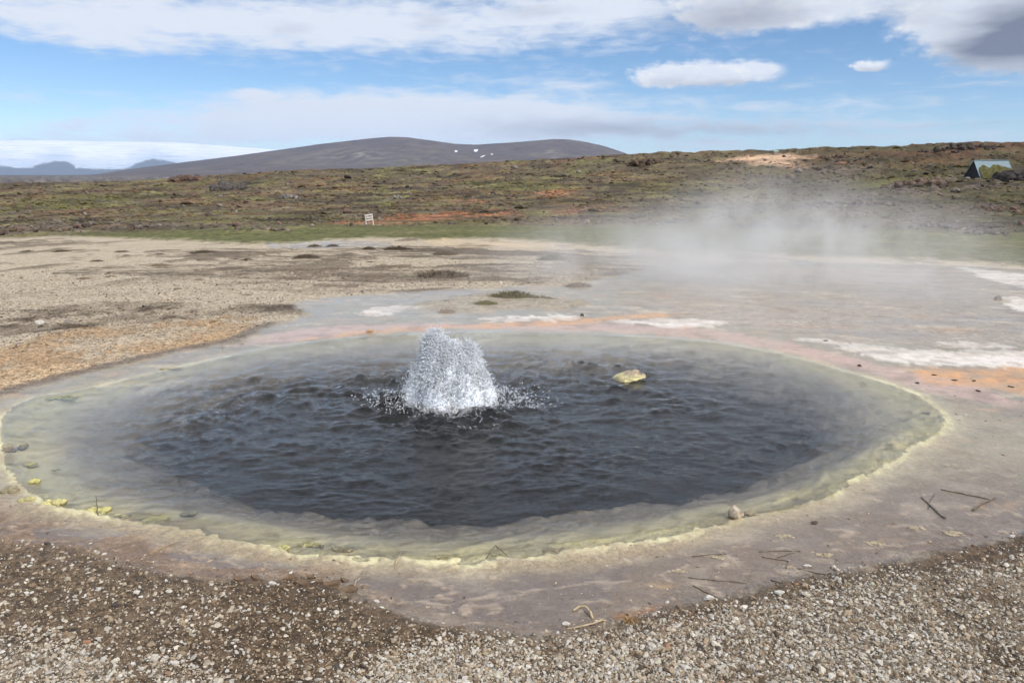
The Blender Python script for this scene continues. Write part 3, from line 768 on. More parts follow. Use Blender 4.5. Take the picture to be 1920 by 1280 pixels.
# ------------------------------------------------------------------ rock and instance helpers
_ico_cache = {}
def ico(sub):
    if sub in _ico_cache: return _ico_cache[sub]
    p = (1 + 5 ** 0.5) / 2
    V = [(-1, p, 0), (1, p, 0), (-1, -p, 0), (1, -p, 0), (0, -1, p), (0, 1, p), (0, -1, -p), (0, 1, -p), (p, 0, -1), (p, 0, 1), (-p, 0, -1), (-p, 0, 1)]
    Fc = [(0, 11, 5), (0, 5, 1), (0, 1, 7), (0, 7, 10), (0, 10, 11), (1, 5, 9), (5, 11, 4), (11, 10, 2), (10, 7, 6), (7, 1, 8),
          (3, 9, 4), (3, 4, 2), (3, 2, 6), (3, 6, 8), (3, 8, 9), (4, 9, 5), (2, 4, 11), (6, 2, 10), (8, 6, 7), (9, 8, 1)]
    V = [np.array(v) / np.linalg.norm(v) for v in V]
    for _ in range(sub):
        mid = {}; nf = []
        def mp(a, b):
            key = (min(a, b), max(a, b))
            if key not in mid:
                q = V[a] + V[b]; V.append(q / np.linalg.norm(q)); mid[key] = len(V) - 1
            return mid[key]
        for a, b, c in Fc:
            ab, bc, ca = mp(a, b), mp(b, c), mp(c, a)
            nf += [(a, ab, ca), (b, bc, ab), (c, ca, bc), (ab, bc, ca)]
        Fc = nf
    _ico_cache[sub] = (np.array(V), np.array(Fc))
    return _ico_cache[sub]
def rock_shape(seed, sub=3, cuts=9, rough=0.14, size=(1, 1, 1)):
    """an angular stone: a ball cut by random planes and roughened"""
    rng = np.random.default_rng(seed)
    V, Fc = ico(sub); V = V.copy()
    for _ in range(cuts):
        nrm = rng.normal(size=3); nrm /= np.linalg.norm(nrm)
        lim = rng.uniform(0.55, 0.88)
        dd = V @ nrm
        V -= np.maximum(dd - lim, 0)[:, None] * nrm * 0.92
    r = 1 + rough * (fbm(V[:, 0] * 2 + seed, V[:, 1] * 2 + V[:, 2] * 1.7, 4, seed) + 0.6 * fbm(V[:, 2] * 4 + seed, V[:, 1] * 4 - V[:, 0] * 3, 3, seed + 5))
    return V * r[:, None] * np.array(size), Fc
def scatter_mesh(name, base_list, pos, rot, scl, cols, mat, parent=None, smooth=False):
    """many small pieces joined: bases are (V,F); pos (K,3), rot (K,3,3), scl (K,3), cols (K,3)"""
    K = len(pos); which = np.arange(K) % len(base_list)
    Vs, Fs, Cs = [], [], []; off = 0
    for b, (V, Fc) in enumerate(base_list):
        s = np.where(which == b)[0]
        if len(s) == 0: continue
        P = V[None] * scl[s][:, None, :]
        P = np.einsum('kij,knj->kni', rot[s], P) + pos[s][:, None, :]
        Vs.append(P.reshape(-1, 3)); nv = len(V)
        Fs.append((Fc[None] + (np.arange(len(s)) * nv)[:, None, None]).reshape(-1, Fc.shape[1]) + off)
        Cs.append(np.repeat(cols[s], nv, 0)); off += len(s) * nv
    return mesh_np(name, np.concatenate(Vs), np.concatenate(Fs), mat, parent, np.concatenate(Cs), None, smooth)
def rots(rng, K, tilt=0.35):
    a = rng.uniform(0, 2 * np.pi, K); tx = rng.normal(0, tilt, K); ty = rng.normal(0, tilt, K)
    ca, sa = np.cos(a), np.sin(a); z = np.zeros(K); o = np.ones(K)
    Rz = np.stack([ca, -sa, z, sa, ca, z, z, z, o], 1).reshape(K, 3, 3)
    Rx = np.stack([o, z, z, z, np.cos(tx), -np.sin(tx), z, np.sin(tx), np.cos(tx)], 1).reshape(K, 3, 3)
    Ry = np.stack([np.cos(ty), z, np.sin(ty), z, o, z, -np.sin(ty), z, np.cos(ty)], 1).reshape(K, 3, 3)
    return np.einsum('kij,kjl,klm->kim', Rx, Ry, Rz)

def attr_material(name, rough=0.85, noise_scale=60.0, lo=0.75, hi=1.2, bump=0.3, dist=0.004, spec=0.3):
    m, t = new_mat(name)
    b, out = bsdf(t, Roughness=rough)
    b.inputs['Specular IOR Level'].default_value = spec
    ca = t.n('ShaderNodeAttribute', attribute_name='Col')
    geo = t.n('ShaderNodeNewGeometry')
    nz = t.noise(geo.outputs['Position'], noise_scale, 5, 0.65)
    t.link(t.vmath('MULTIPLY', ca.outputs['Color'], t.step(nz.outputs[0], 0.3, 0.7, lo, hi)), b.inputs['Base Color'])
    bp = t.n('ShaderNodeBump'); bp.inputs['Strength'].default_value = bump; bp.inputs['Distance'].default_value = dist
    t.link(nz.outputs[0], bp.inputs['Height']); t.link(bp.outputs[0], b.inputs['Normal'])
    return m
PEBBLE_M = attr_material("sinter_pebble", 0.85, 160.0, 0.72, 1.22, 0.3, 0.003)
LAVA_M = attr_material("lava_rock", 0.92, 2.2, 0.55, 1.35, 0.8, 0.15, 0.2)
TUSSOCK_M = attr_material("heath_plants", 0.95, 3.0, 0.6, 1.35, 0.5, 0.05, 0.15)
BLADE_M = attr_material("dry_moss_and_grass", 0.9, 40.0, 0.7, 1.25, 0.1, 0.002, 0.2)

# ------------------------------------------------------------------ gravel
chips = []
rngc = np.random.default_rng(11)
V0, F0 = ico(0)
for s in range(14):
    V = V0 + rngc.normal(0, 0.20, V0.shape)
    V[:, 2] *= rngc.uniform(0.45, 0.85); V[:, 0] *= rngc.uniform(0.9, 1.45)
    chips.append((V, F0))
PAL = np.array([SR(206, 196, 178), SR(196, 188, 176), SR(186, 170, 148), SR(170, 150, 124), SR(138, 118, 96), SR(108, 92, 76), SR(84, 76, 70), SR(216, 210, 200)])
octa = []
_OV = np.array([(1, 0, 0), (-1, 0, 0), (0, 1, 0), (0, -1, 0), (0, 0, 1), (0, 0, -1)], float)
_OF = np.array([(0, 2, 4), (2, 1, 4), (1, 3, 4), (3, 0, 4), (2, 0, 5), (1, 2, 5), (3, 1, 5), (0, 3, 5)])
for s in range(16):
    V = _OV + rngc.normal(0, 0.28, _OV.shape)
    V[:, 2] *= rngc.uniform(0.5, 0.9); V[:, 0] *= rngc.uniform(0.9, 1.4)
    octa.append((V, _OF))
def near_gravel():
    rng = np.random.default_rng(21)
    K = 300000
    q = rng.uniform(1 / 4.0, 1 / 1.62, K); d = 1 / q; a = rng.uniform(-0.78, 0.78, K)
    x, y = d * np.sin(a), d * np.cos(a)
    s_w = seg_dist(x, y, WET) + 0.16 * fbm(x * 2.6, y * 2.6, 5, 6, 0.6)
    n1 = fbm(x * 1.3, y * 1.3, 4, 1); n2 = fbm(x * 5, y * 5, 4, 2)
    white = np.zeros(K)
    for p in P_GRAV_WHITE: white = np.maximum(white, sstep(0.10, -0.10, seg_dist(x, y, p) + 0.22 * fbm(x * 2.2, y * 2.2, 5, 5)))
    white *= sstep(-0.6, -0.1, n1 + 0.5 * n2)
    med = sstep(0.12, -0.12, seg_dist(x, y, P_GRAV_MED) + 0.2 * n1)
    brn = sstep(0.06, -0.06, seg_dist(x, y, P_BROWN_R) + 0.12 * n2)
    dens = np.clip(0.36 + 0.7 * white + 0.22 * med * sstep(-0.3, 0.3, n2) - 0.25 * brn, 0.08, 1)
    dens *= sstep(-0.06, 0.12, s_w)
    ok = rng.uniform(0, 1, K) < dens * 0.70
    x, y, white, med, d = x[ok], y[ok], white[ok], med[ok], d[ok]
    K = len(x)
    size = np.clip(np.exp(rng.normal(math.log(0.0033), 0.42, K)), 0.0018, 0.013)
    big = rng.uniform(0, 1, K) < (0.022 + 0.05 * med)
    size = np.where(big, np.exp(rng.normal(math.log(0.0064), 0.32, K)), size)
    z = zgv(x, y)
    w = np.clip(0.40 + 0.36 * white + 0.3 * big, 0, 0.95)
    light = rng.choice([0, 1, 2, 7, 3], K, p=[0.30, 0.26, 0.22, 0.10, 0.12]); dark = rng.choice([3, 4, 5, 6], K, p=[0.25, 0.4, 0.25, 0.10])
    idx = np.where(rng.uniform(0, 1, K) < w, light, dark)
    cols = PAL[idx] * rng.uniform(0.66, 0.98, (K, 1))
    rust = rng.uniform(0, 1, K) < 0.006
    cols[rust] = SR(150, 118, 92)
    scl = size[:, None] * rng.uniform(0.75, 1.3, (K, 3))
    order = np.argsort(size); nsm = int(K * 0.80)
    pos = np.stack([x, y, z + size * 0.25], 1); R = rots(rng, K, 0.3)
    sm, lg = order[:nsm], order[nsm:]
    o2 = scatter_mesh("bank_grit", octa, pos[sm], R[sm], scl[sm], cols[sm], PEBBLE_M)
    tag(o2, "fine pale and brown grit between the chips on the near bank", kind="stuff")
    o = scatter_mesh("bank_gravel", chips, pos[lg], R[lg], scl[lg], cols[lg], PEBBLE_M)
    tag(o, "loose pale sinter chips and brown grit on the near bank", kind="stuff")
    return K
def field_gravel():
    rng = np.random.default_rng(22)
    K = 130000
    q = rng.uniform(1 / 22.0, 1 / 4.2, K); d = 1 / q; a = rng.uniform(-0.80, 0.25, K)
    x, y = d * np.sin(a), d * np.cos(a)
    s_w = seg_dist(x, y, WET) + 0.10 * fbm(x * 1.1, y * 1.1, 4, 5)
    s_g = seg_dist(x, y, GRASS)
    brown = sstep(0.45, -0.45, seg_dist(x, y, P_BROWN_LEFT) + 0.8 * fbm(x, y, 3, 5)); org = sstep(0.3, -0.3, seg_dist(x, y, P_ORANGE_GRAVEL) + 0.4 * fbm(x, y, 3, 5))
    dens = sstep(0.0, 0.25, s_w) * sstep(0, 0.6, s_g) * (1 - 0.25 * brown)
    ok = (rng.uniform(0, 1, K) < dens * 0.62) & (y > 3.6)
    x, y, d, brown, org = x[ok], y[ok], d[ok], brown[ok], org[ok]
    K = len(x)
    size = np.clip(np.exp(rng.normal(math.log(0.0056), 0.40, K)), 0.003, 0.022) * np.clip(d / 9.0, 0.75, 1.6)
    z = zgv(x, y)
    light = rng.choice([0, 1, 2, 7, 3], K, p=[0.34, 0.2, 0.26, 0.08, 0.12]); dark = rng.choice([3, 4, 5, 6], K, p=[0.3, 0.4, 0.2, 0.10])
    idx = np.where(rng.uniform(0, 1, K) < 0.72 - 0.45 * brown, light, dark)
    cols = PAL[idx] * rng.uniform(0.78, 1.06, (K, 1))
    oc = np.array([SR(212, 178, 138), SR(192, 154, 114), SR(220, 196, 164), SR(146, 116, 88)])[rng.choice(4, K, p=[.4, .25, .2, .15])]
    cols = np.where((rng.uniform(0, 1, K) < org * 0.85)[:, None], oc, cols)
    gc = surface(x, y)[1].mean(1)                       # chips share the tone of the bed they lie on
    cols = cols * np.clip(0.30 + 0.62 * gc / 0.40, 0.35, 1.02)[:, None]
    scl = size[:, None] * rng.uniform(0.75, 1.3, (K, 3))
    o = scatter_mesh("gravel_field", octa, np.stack([x, y, z + size * 0.25], 1), rots(rng, K, 0.3), scl, cols, PEBBLE_M)
    tag(o, "cream and orange sinter gravel spread left of and behind the spring", kind="stuff")
    return K
def apron_crumbs():
    rng = np.random.default_rng(23)
    K = 16000
    q = rng.uniform(1 / 8.5, 1 / 2.1, K); d = 1 / q; a = rng.uniform(-0.75, 0.75, K)
    x, y = d * np.sin(a), d * np.cos(a)
    ok = (seg_dist(x, y, WET) < -0.01) & (seg_dist(x, y, RIM) > 0.03)
    edge = np.exp(-np.maximum(-seg_dist(x, y, WET), 0) / 0.16)
    ok &= rng.uniform(0, 1, K) < 0.10 + 0.6 * edge + 0.75 * sstep(0.10, 0.4, fbm(x * 1.6, y * 2.6, 4, 58))
    x, y, d = x[ok], y[ok], d[ok]; K = len(x)
    size = np.exp(rng.normal(math.log(0.0024), 0.5, K)) * np.clip(d / 4.0, 0.8, 1.5)
    cols = np.array([SR(176, 158, 134), SR(136, 112, 90), SR(96, 80, 66), SR(204, 190, 168)])[rng.choice(4, K, p=[.35, .3, .2, .15])] * rng.uniform(0.75, 1.05, (K, 1))
    scl = size[:, None] * np.stack([rng.uniform(0.9, 2.2, K), rng.uniform(0.8, 1.4, K), rng.uniform(0.3, 0.7, K)], 1)
    o = scatter_mesh("sinter_crumbs", octa, np.stack([x, y, zgv(x, y) + size * 0.15], 1), rots(rng, K, 0.15), scl, cols, PEBBLE_M)
    tag(o, "tiny tan and brown crumbs strewn over the wet sinter apron", kind="stuff")
apron_crumbs()
ng = near_gravel(); nfld = field_gravel()
print("gravel", ng, nfld)

# ------------------------------------------------------------------ far hills
def polar_patch(name, a0, a1, na, dists, zfun, mat, cols_fun=None):
    A = np.linspace(a0, a1, na); Dd = np.asarray(dists)
    d = np.repeat(Dd, na); a = np.tile(A, len(Dd))
    x, y = d * np.sin(a), d * np.cos(a)
    z = zfun(a, d)
    n = len(Dd)
    ii = np.arange(n - 1)[:, None] * na; jj = np.arange(na - 1)[None, :]
    q = np.stack([ii + jj, ii + jj + 1, ii + na + jj + 1, ii + na + jj], -1).reshape(-1, 4)
    cols = cols_fun(a, d, x, y, z) if cols_fun else None
    return mesh_np(name, np.stack([x, y, z], 1), q, mat, None, cols)
_mt = np.array([azel(*p) for p in [(-400, 340), (0, 332), (130, 329.5), (182, 327), (237, 318), (292, 311), (346, 304), (437, 293), (510, 283), (560, 276), (601, 270), (655, 264),
               (691, 260), (731, 256.5), (764, 257.5), (819, 265), (855, 270), (892, 271.5), (928, 269), (965, 267), (1001, 264), (1037, 261), (1059, 261), (1092, 265),
               (1129, 273), (1160, 283), (1183, 291), (1240, 304), (1300, 315), (1400, 325), (1600, 332)]])
M0, M1 = 2300.0, 3900.0
def mountain_z(a, d):
    crest = np.interp(a, _mt[:, 0], _mt[:, 1])
    zc = CAM_H + M1 * crest
    t = np.clip((d - M0) / (M1 - M0), 0, 1)
    prof = t ** 1.25
    x, y = d * np.sin(a), d * np.cos(a)
    gul = ridged(x * 0.0035, y * 0.0016, 4, 201) - 0.45
    n = fbm(x * 0.0018, y * 0.0018, 4, 202)
    hgt = np.maximum(zc + 9, 2)
    z = -9 + hgt * prof + hgt * (t * (1 - t)) * (0.46 * n + 0.26 * gul)
    back = sstep(M1, M1 + 900, d)
    return z * (1 - back) + (-30) * back
def mountain_cols(a, d, x, y, z):
    n = fbm(x * 0.004, y * 0.004, 5, 203); n2 = fbm(x * 0.02, y * 0.012, 4, 204)
    c = np.tile(SR(96, 87, 84), (len(x), 1))
    c += (SR(110, 99, 91) - c) * sstep(-0.1, 0.4, n)[:, None]
    c += (SR(80, 73, 72) - c) * sstep(0.05, 0.4, n2)[:, None] * 0.6
    for px, py, rx, ry, cl in ((670, 292, 45, 12, (160, 152, 140)), (1030, 288, 28, 8, (158, 150, 134)), (580, 300, 60, 14, (120, 116, 100)), (760, 300, 90, 16, (116, 112, 98))):
        ca, ce = azel(px, py); ra = abs(azel(px + rx, py)[0] - ca); re = abs(azel(px, py - ry)[1] - ce)
        te = (z - CAM_H) / d
        g = np.exp(-((a - ca) / ra) ** 2 - ((te - ce) / re) ** 2) * sstep(-0.05, 0.3, n2)
        c += (SR(*cl) - c) * (g * 0.75)[:, None]
    return c
MOUNT_M = attr_material("mountain_scree", 0.95, 0.02, 0.8, 1.2, 0.6, 6.0, 0.1)
ma0, ma1 = azel(-420, 340)[0], azel(1620, 330)[0]
mountain = polar_patch("mountain", ma0, ma1, 330, np.concatenate([np.linspace(M0, M1, 70), [3960, 4100, 4400, 4800]]), mountain_z, MOUNT_M, mountain_cols)
tag(mountain, "long bare grey-brown mountain with two rounded tops", kind="structure")
def snow_patch(px, py, rx, ry, rot):
    """a snow bank lying on the mountain side"""
    a_c, e_c = azel(px, py)
    ds = np.linspace(M0 + 20, M1 - 5, 800)
    zz = mountain_z(np.full(800, a_c), ds); te = (zz - CAM_H) / ds
    d_c = ds[np.argmin(np.abs(te - e_c))]
    slope = np.gradient(te, ds)[np.argmin(np.abs(te - e_c))]
    V, Fc = [], []
    n1, n2_ = 24, 6
    wx = rx / F * d_c; wd = ry / F / max(slope, 4e-6)
    for i in range(n2_ + 1):
        for j in range(n1):
            th = 2 * math.pi * j / n1; r = (i / n2_) * (1 + 0.22 * float(perlin(np.array(math.cos(th) * 1.3 + px), np.array(math.sin(th) * 1.3), 5)))
            lx = math.cos(th) * r * wx; ly = math.sin(th) * r * wd
            ly += lx * rot
            a = a_c + lx / d_c; d = d_c + ly
            V.append((d * math.sin(a), d * math.cos(a), float(mountain_z(np.array([a]), np.array([d]))[0]) + 2.2 * (1 - (i / n2_) ** 2) + 0.4))
    for i in range(n2_):
        for j in range(n1):
            Fc.append((i * n1 + j, i * n1 + (j + 1) % n1, (i + 1) * n1 + (j + 1) % n1, (i + 1) * n1 + j))
    return np.array(V), np.array(Fc)
SNOW_M = None
def snow_material():
    m, t = new_mat("snow")
    b, out = bsdf(t, Roughness=0.8)
    ca = t.n('ShaderNodeAttribute', attribute_name='Col')
    geo = t.n('ShaderNodeNewGeometry'); nz = t.noise(geo.outputs['Position'], 0.02, 5, 0.6)
    t.link(t.vmath('MULTIPLY', ca.outputs['Color'], t.step(nz.outputs[0], 0.3, 0.7, 0.9, 1.05)), b.inputs['Base Color'])
    return m
SNOW_M = snow_material()
for px, py, rx, ry, rot in ((855, 284, 3.0, 1.7, 0.4), (892, 282, 4.4, 2.2, 0.0), (905, 293.5, 5, 0.9, 3.0), (922, 290, 2.4, 0.7, 2.0)):
    V, Fc = snow_patch(px, py, rx, ry, rot)
    mesh_np("snow_patch", V, Fc, SNOW_M, mountain, np.tile(np.array([0.80, 0.81, 0.83]), (len(V), 1)))
_gt = np.array([azel(*p) for p in [(-900, 272), (-400, 264), (0, 262.5), (90, 263), (182, 265), (328, 267), (419, 273), (510, 280), (600, 289), (760, 305), (900, 322), (1000, 330)]])
_gb = np.array([azel(*p) for p in [(-900, 315), (-100, 312), (0, 311), (36, 315), (60, 314), (70, 309), (100, 303), (120, 302), (137, 308), (141, 315), (180, 317), (233, 317), (252, 309), (268, 302), (288, 298),
                (310, 301), (328, 305), (350, 310), (500, 318), (1000, 330)]])
G0, G1 = 4900.0, 7300.0
def glacier_z(a, d):
    top = np.interp(a, _gt[:, 0], _gt[:, 1])
    base = (-10 - CAM_H) / G0
    t = np.clip((d - G0) / (G1 - G0), 0, 1)
    x, y = d * np.sin(a), d * np.cos(a)
    n = fbm(x * 0.0014, y * 0.0007, 5, 301)
    te = base + (top - base) * (t ** 0.75) + (top - base) * 0.16 * n * t * (1 - t) * 2
    z = CAM_H + d * te
    return np.where(d > G1 + 1, -60, z)
def glacier_cols(a, d, x, y, z):
    te = (z - CAM_H) / d
    bd = np.interp(a, _gb[:, 0], _gb[:, 1])
    nn = fbm(a * 160, te * 900, 4, 302)
    rock = sstep(0.0012, -0.0012, te - bd + 0.0022 * nn)
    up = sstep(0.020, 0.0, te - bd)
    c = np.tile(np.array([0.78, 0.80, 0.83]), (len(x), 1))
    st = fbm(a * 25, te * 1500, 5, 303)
    c += (np.array([0.42, 0.52, 0.67]) - c) * (np.clip(sstep(-0.1, 0.4, st) * 0.5 + 0.65 * up, 0, 1))[:, None]  # blue slope shade painted into the ice, streaked and deepening towards bare lower ice
    dirt = sstep(0.30, 0.5, fbm(a * 40 + 3, te * 1200, 4, 304)) * up
    c += (np.array([0.25, 0.27, 0.30]) - c) * (dirt * 0.6)[:, None]
    c += (np.array([0.14, 0.17, 0.22]) - c) * rock[:, None]
    return c
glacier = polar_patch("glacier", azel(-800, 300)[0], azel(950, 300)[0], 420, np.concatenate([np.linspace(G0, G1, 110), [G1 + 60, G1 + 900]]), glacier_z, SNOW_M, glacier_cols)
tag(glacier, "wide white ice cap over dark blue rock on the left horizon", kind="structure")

# ------------------------------------------------------------------ lava heath: outcrops, loose rocks, tussocks
heath_rocks_base = [rock_shape(400 + i, 1, 7, 0.2, (1, 1, 0.7)) for i in range(8)]
def outcrop(px, py, wpx, hpx, label, seed, tone=(92, 82, 76), nrock=26, group=None):
    p = at(px, py)
    d = math.hypot(p[0], p[1]); w = wpx / F * d; h = hpx / F * d
    rng = np.random.default_rng(seed)
    K = nrock
    u = rng.uniform(-1, 1, K); v = rng.uniform(-1, 1, K)
    env = np.sqrt(np.clip(1 - u * u, 0, 1)) * (0.55 + 0.45 * rng.uniform(0, 1, K)) * (1 - 0.3 * np.abs(v))
    az_ = math.atan2(p[0], p[1]); rx, ry = math.cos(az_), -math.sin(az_)      # across the view
    fx, fy = math.sin(az_), math.cos(az_)
    lx = u * w * 0.5; ly = v * w * 0.28 + h * 0.3
    px_ = lx * rx + ly * fx; py_ = lx * ry + ly * fy
    X, Y = p[0] + px_, p[1] + py_
    zs = zgv(X, Y)
    size = np.maximum(env * h * 0.62, h * 0.18)
    pos = np.stack([px_, py_, zs - p[2] + size * 0.35], 1)
    scl = size[:, None] * np.stack([rng.uniform(0.9, 1.7, K), rng.uniform(0.8, 1.3, K), rng.uniform(0.8, 1.25, K)], 1)
    o = empty("lava_outcrop", p)
    meshes = []
    for b in range(5):
        V, Fc = rock_shape(seed * 10 + b, 2, 8, 0.24, (1, 1, 1))
        first = mesh_np("boulder", V, Fc, LAVA_M, o, np.tile(SR(*tone) * rng.uniform(0.65, 1.35), (len(V), 1)), None, False)
        meshes.append(first)
    for k in range(K):
        b = meshes[k] if k < 5 else meshes[k % 5].copy()
        if k >= 5: link(b, o)
        b.location = pos[k]; b.scale = scl[k]; b.rotation_euler = (rng.normal(0, 0.4), rng.normal(0, 0.4), rng.uniform(0, 6.28))
    tag(o, label, "rock outcrop", group or "lava outcrops on the heath")
    return o
OUT = [(345, 340, 62, 13, "brown jagged lava outcrop on the left skyline below the glacier's right end", (104, 84, 72), 30),
       (428, 358, 58, 22, "largest dark grey lava crag on the left heath, green moss at its foot", (92, 86, 80), 40),
       (322, 368, 24, 9, "small brown rock knob left of and below the largest grey crag", (100, 86, 72), 12),
       (542, 374, 34, 13, "pale grey cracked rock knob right of the largest grey crag", (122, 116, 108), 16),
       (740, 374, 28, 11, "light grey flat slab rock above the white notice board", (140, 134, 124), 10),
       (1208, 310, 64, 17, "brown rocky knoll on the skyline at the mountain's right foot", (96, 80, 64), 40),
       (1140, 297, 30, 6, "low dark rock ledge on the skyline just left of the brown knoll", (80, 70, 60), 14),
       (1055, 332, 44, 8, "dark lava ledge in mid heath below the right mountain top", (84, 74, 66), 20),
       (928, 364, 18, 6, "small dark boulder cluster above the red earth patch", (74, 66, 60), 8),
       (275, 432, 80, 9, "grey stony bank at the grass edge on the left, nearest the gravel", (118, 110, 100), 34),
       (490, 439, 120, 9, "long low grey-brown stony bank in the grass left of the notice board", (116, 104, 92), 44),
       (1715, 353, 100, 17, "broad rubble mound of brown lava in front of the hut", (98, 82, 70), 60),
       (1905, 344, 62, 24, "black lava crag hiding the hut's right end", (58, 52, 48), 34),
       (1640, 386, 90, 13, "brown boulder strip on the slope left of and below the hut", (100, 86, 74), 40),
       (1760, 436, 62, 17, "grey boulders half veiled by steam below the hut", (112, 106, 100), 26),
       (1845, 446, 60, 12, "grey-brown boulders at the green slope's foot near the right edge", (104, 98, 88), 24),
       (1880, 398, 90, 9, "reddish stones along the slope under the hut at the right edge", (112, 90, 76), 34),
       (1560, 300, 50, 8, "dark rocks beside the small red patch below the right skyline", (80, 68, 58), 20),
       (1800, 282, 120, 10, "dark lava blocks along the right skyline above the hut", (76, 66, 58), 44)]
for i, (a_, b_, w_, h_, lb, tn, nk) in enumerate(OUT):
    outcrop(a_, b_, w_, h_, lb, 500 + i, tn, nk)
def heath_scatter():
    rng = np.random.default_rng(31)
    K = 24000
    d = np.exp(rng.uniform(math.log(58), math.log(232), K)); a = rng.uniform(-0.75, 0.75, K)
    x, y = d * np.sin(a), d * np.cos(a)
    z, col, _ = surface(x, y)
    keep = (fbm(x * 0.08, y * 0.08, 3, 88) > -0.12) & (d > 64 + 6 * fbm(x * 0.2, y * 0.2, 2, 3))
    x, y, z, col, d = x[keep], y[keep], z[keep], col[keep], d[keep]; K = len(x)
    size = np.exp(rng.normal(math.log(0.13), 0.45, K)) * np.clip(d / 110, 0.7, 1.6)
    base = [rock_shape(440 + i, 1, 3, 0.35, (1, 1, 0.62)) for i in range(6)]
    tint = np.array([SR(96, 78, 58), SR(92, 88, 52), SR(70, 58, 44), SR(122, 114, 92), SR(108, 84, 60)])[rng.choice(5, K, p=[.3, .25, .2, .1, .15])] * 1.3
    cols = (0.72 * col + 0.28 * tint * 0.8) * rng.uniform(0.68, 1.18, (K, 1))
    scl = size[:, None] * np.stack([rng.uniform(0.9, 2.0, K), rng.uniform(0.9, 1.6, K), rng.uniform(0.5, 0.95, K)], 1)
    half = K // 2
    o = scatter_mesh("heath_tussocks", [b for b in base], np.stack([x, y, z + size * 0.1], 1)[:half * 2], rots(rng, half * 2, 0.15), scl[:half * 2], cols[:half * 2], TUSSOCK_M, smooth=True)
    tag(o, "low brown and olive tussocks covering the lava heath", kind="stuff")
    # loose stones
    K = 5200
    d = np.exp(rng.uniform(math.log(60), math.log(230), K)); a = rng.uniform(-0.75, 0.75, K)
    x, y = d * np.sin(a), d * np.cos(a)
    rk = np.zeros(K)
    for p in HEATH_ROCKY: rk = np.maximum(rk, sstep(5, -2, seg_dist(x, y, p)))
    right = sstep(0.05, 0.4, a)
    kp = rng.uniform(0, 1, K) < (0.16 + 0.84 * rk + 0.25 * right * sstep(0, 0.3, fbm(x * 0.05, y * 0.05, 3, 77)))
    x, y, d = x[kp], y[kp], d[kp]; K = len(x)
    z = zgv(x, y)
    size = np.exp(rng.normal(math.log(0.16), 0.5, K)) * np.clip(d / 110, 0.7, 1.7)
    cols = np.array([SR(104, 94, 86), SR(128, 120, 110), SR(84, 72, 64), SR(112, 92, 80)])[rng.choice(4, K)] * rng.uniform(0.7, 1.25, (K, 1))
    scl = size[:, None] * rng.uniform(0.7, 1.5, (K, 3))
    o = scatter_mesh("heath_rubble", heath_rocks_base, np.stack([x, y, z + size * 0.25], 1), rots(rng, K, 0.5), scl, cols, LAVA_M)
    tag(o, "loose grey-brown lava stones strewn over the heath", kind="stuff")
heath_scatter()

ORD = ["leftmost", "second from left", "third from left", "fourth from left", "fifth from left", "sixth from left", "seventh from left", "eighth from left", "ninth from left", "tenth from left",
       "eleventh from left", "twelfth from left", "thirteenth from left", "fourteenth from left", "fifteenth from left", "rightmost"]
def ordinal(items, i):
    order = sorted(range(len(items)), key=lambda k: items[k][0])
    r = order.index(i)
    return "rightmost" if r == len(items) - 1 else ORD[r]
# ------------------------------------------------------------------ moss and grass hummocks on the gravel flat
def hummock(px, py, wpx, label, group=None, tone=(86, 74, 58), hgt=0.24, seed=1, blades=260, name="moss_hummock"):
    p = at(px, py); d = math.hypot(p[0], p[1]); w = wpx / F * d
    rng = np.random.default_rng(seed)
    na, nr = 22, 6
    V = [(0, 0, w * hgt)]; Fc = []
    for i in range(1, nr + 1):
        r = i / nr
        for j in range(na):
            th = 2 * math.pi * j / na
            rr = r * (1 + 0.25 * float(perlin(np.array(math.cos(th) * 1.5 + seed * 3.1), np.array(math.sin(th) * 1.5), 3)))
            lx, ly = math.cos(th) * rr * w, math.sin(th) * rr * w * 0.75
            h = w * hgt * max(0, 1 - r * r) + w * 0.07 * float(perlin(np.array(lx / w * 4 + seed), np.array(ly / w * 4), 4)) * (1 - r)
            V.append((lx, ly, zg(p[0] + lx, p[1] + ly) - p[2] + h if i >= nr else h + 0.0))
    for j in range(na): Fc.append((0, 1 + j, 1 + (j + 1) % na))
    for i in range(nr - 1):
        for j in range(na):
            a, b = 1 + i * na + j, 1 + i * na + (j + 1) % na; c, e = a + na, b + na
            Fc += [(a, c, e), (a, e, b)]
    V = np.array(V); cols = np.tile(SR(*tone) * 0.8, (len(V), 1))
    # blades
    bv, bf, bc = [], [], []
    off = len(V)
    for k in range(blades):
        th = rng.uniform(0, 2 * math.pi); r = math.sqrt(rng.uniform(0, 1)) * 1.05
        lx, ly = math.cos(th) * r * w, math.sin(th) * r * w * 0.75
        bz = w * hgt * max(0, 1 - r * r) - 0.01
        L = w * rng.uniform(0.12, 0.28); wd = w * 0.022
        dx, dy = rng.normal(0, 0.5) * L + lx / w * L * 0.5, rng.normal(0, 0.5) * L
        t2 = rng.uniform(0, math.pi); cx, cy_ = math.cos(t2) * wd, math.sin(t2) * wd
        bv += [(lx - cx, ly - cy_, bz), (lx + cx, ly + cy_, bz), (lx + dx, ly + dy, bz + L * 0.75)]
        bf.append((off, off + 1, off + 2)); off += 3
        cc = SR(*tone) * rng.uniform(0.7, 1.7)
        bc += [cc * 0.85, cc * 0.85, cc]
    V = np.concatenate([V, np.array(bv)]); Fc = np.array(Fc + bf); cols = np.concatenate([cols, np.array(bc)])
    o = mesh_np(name, V, Fc, BLADE_M, None, cols, None, False)
    o.location = p
    tag(o, label, "hummock", group)
    return o
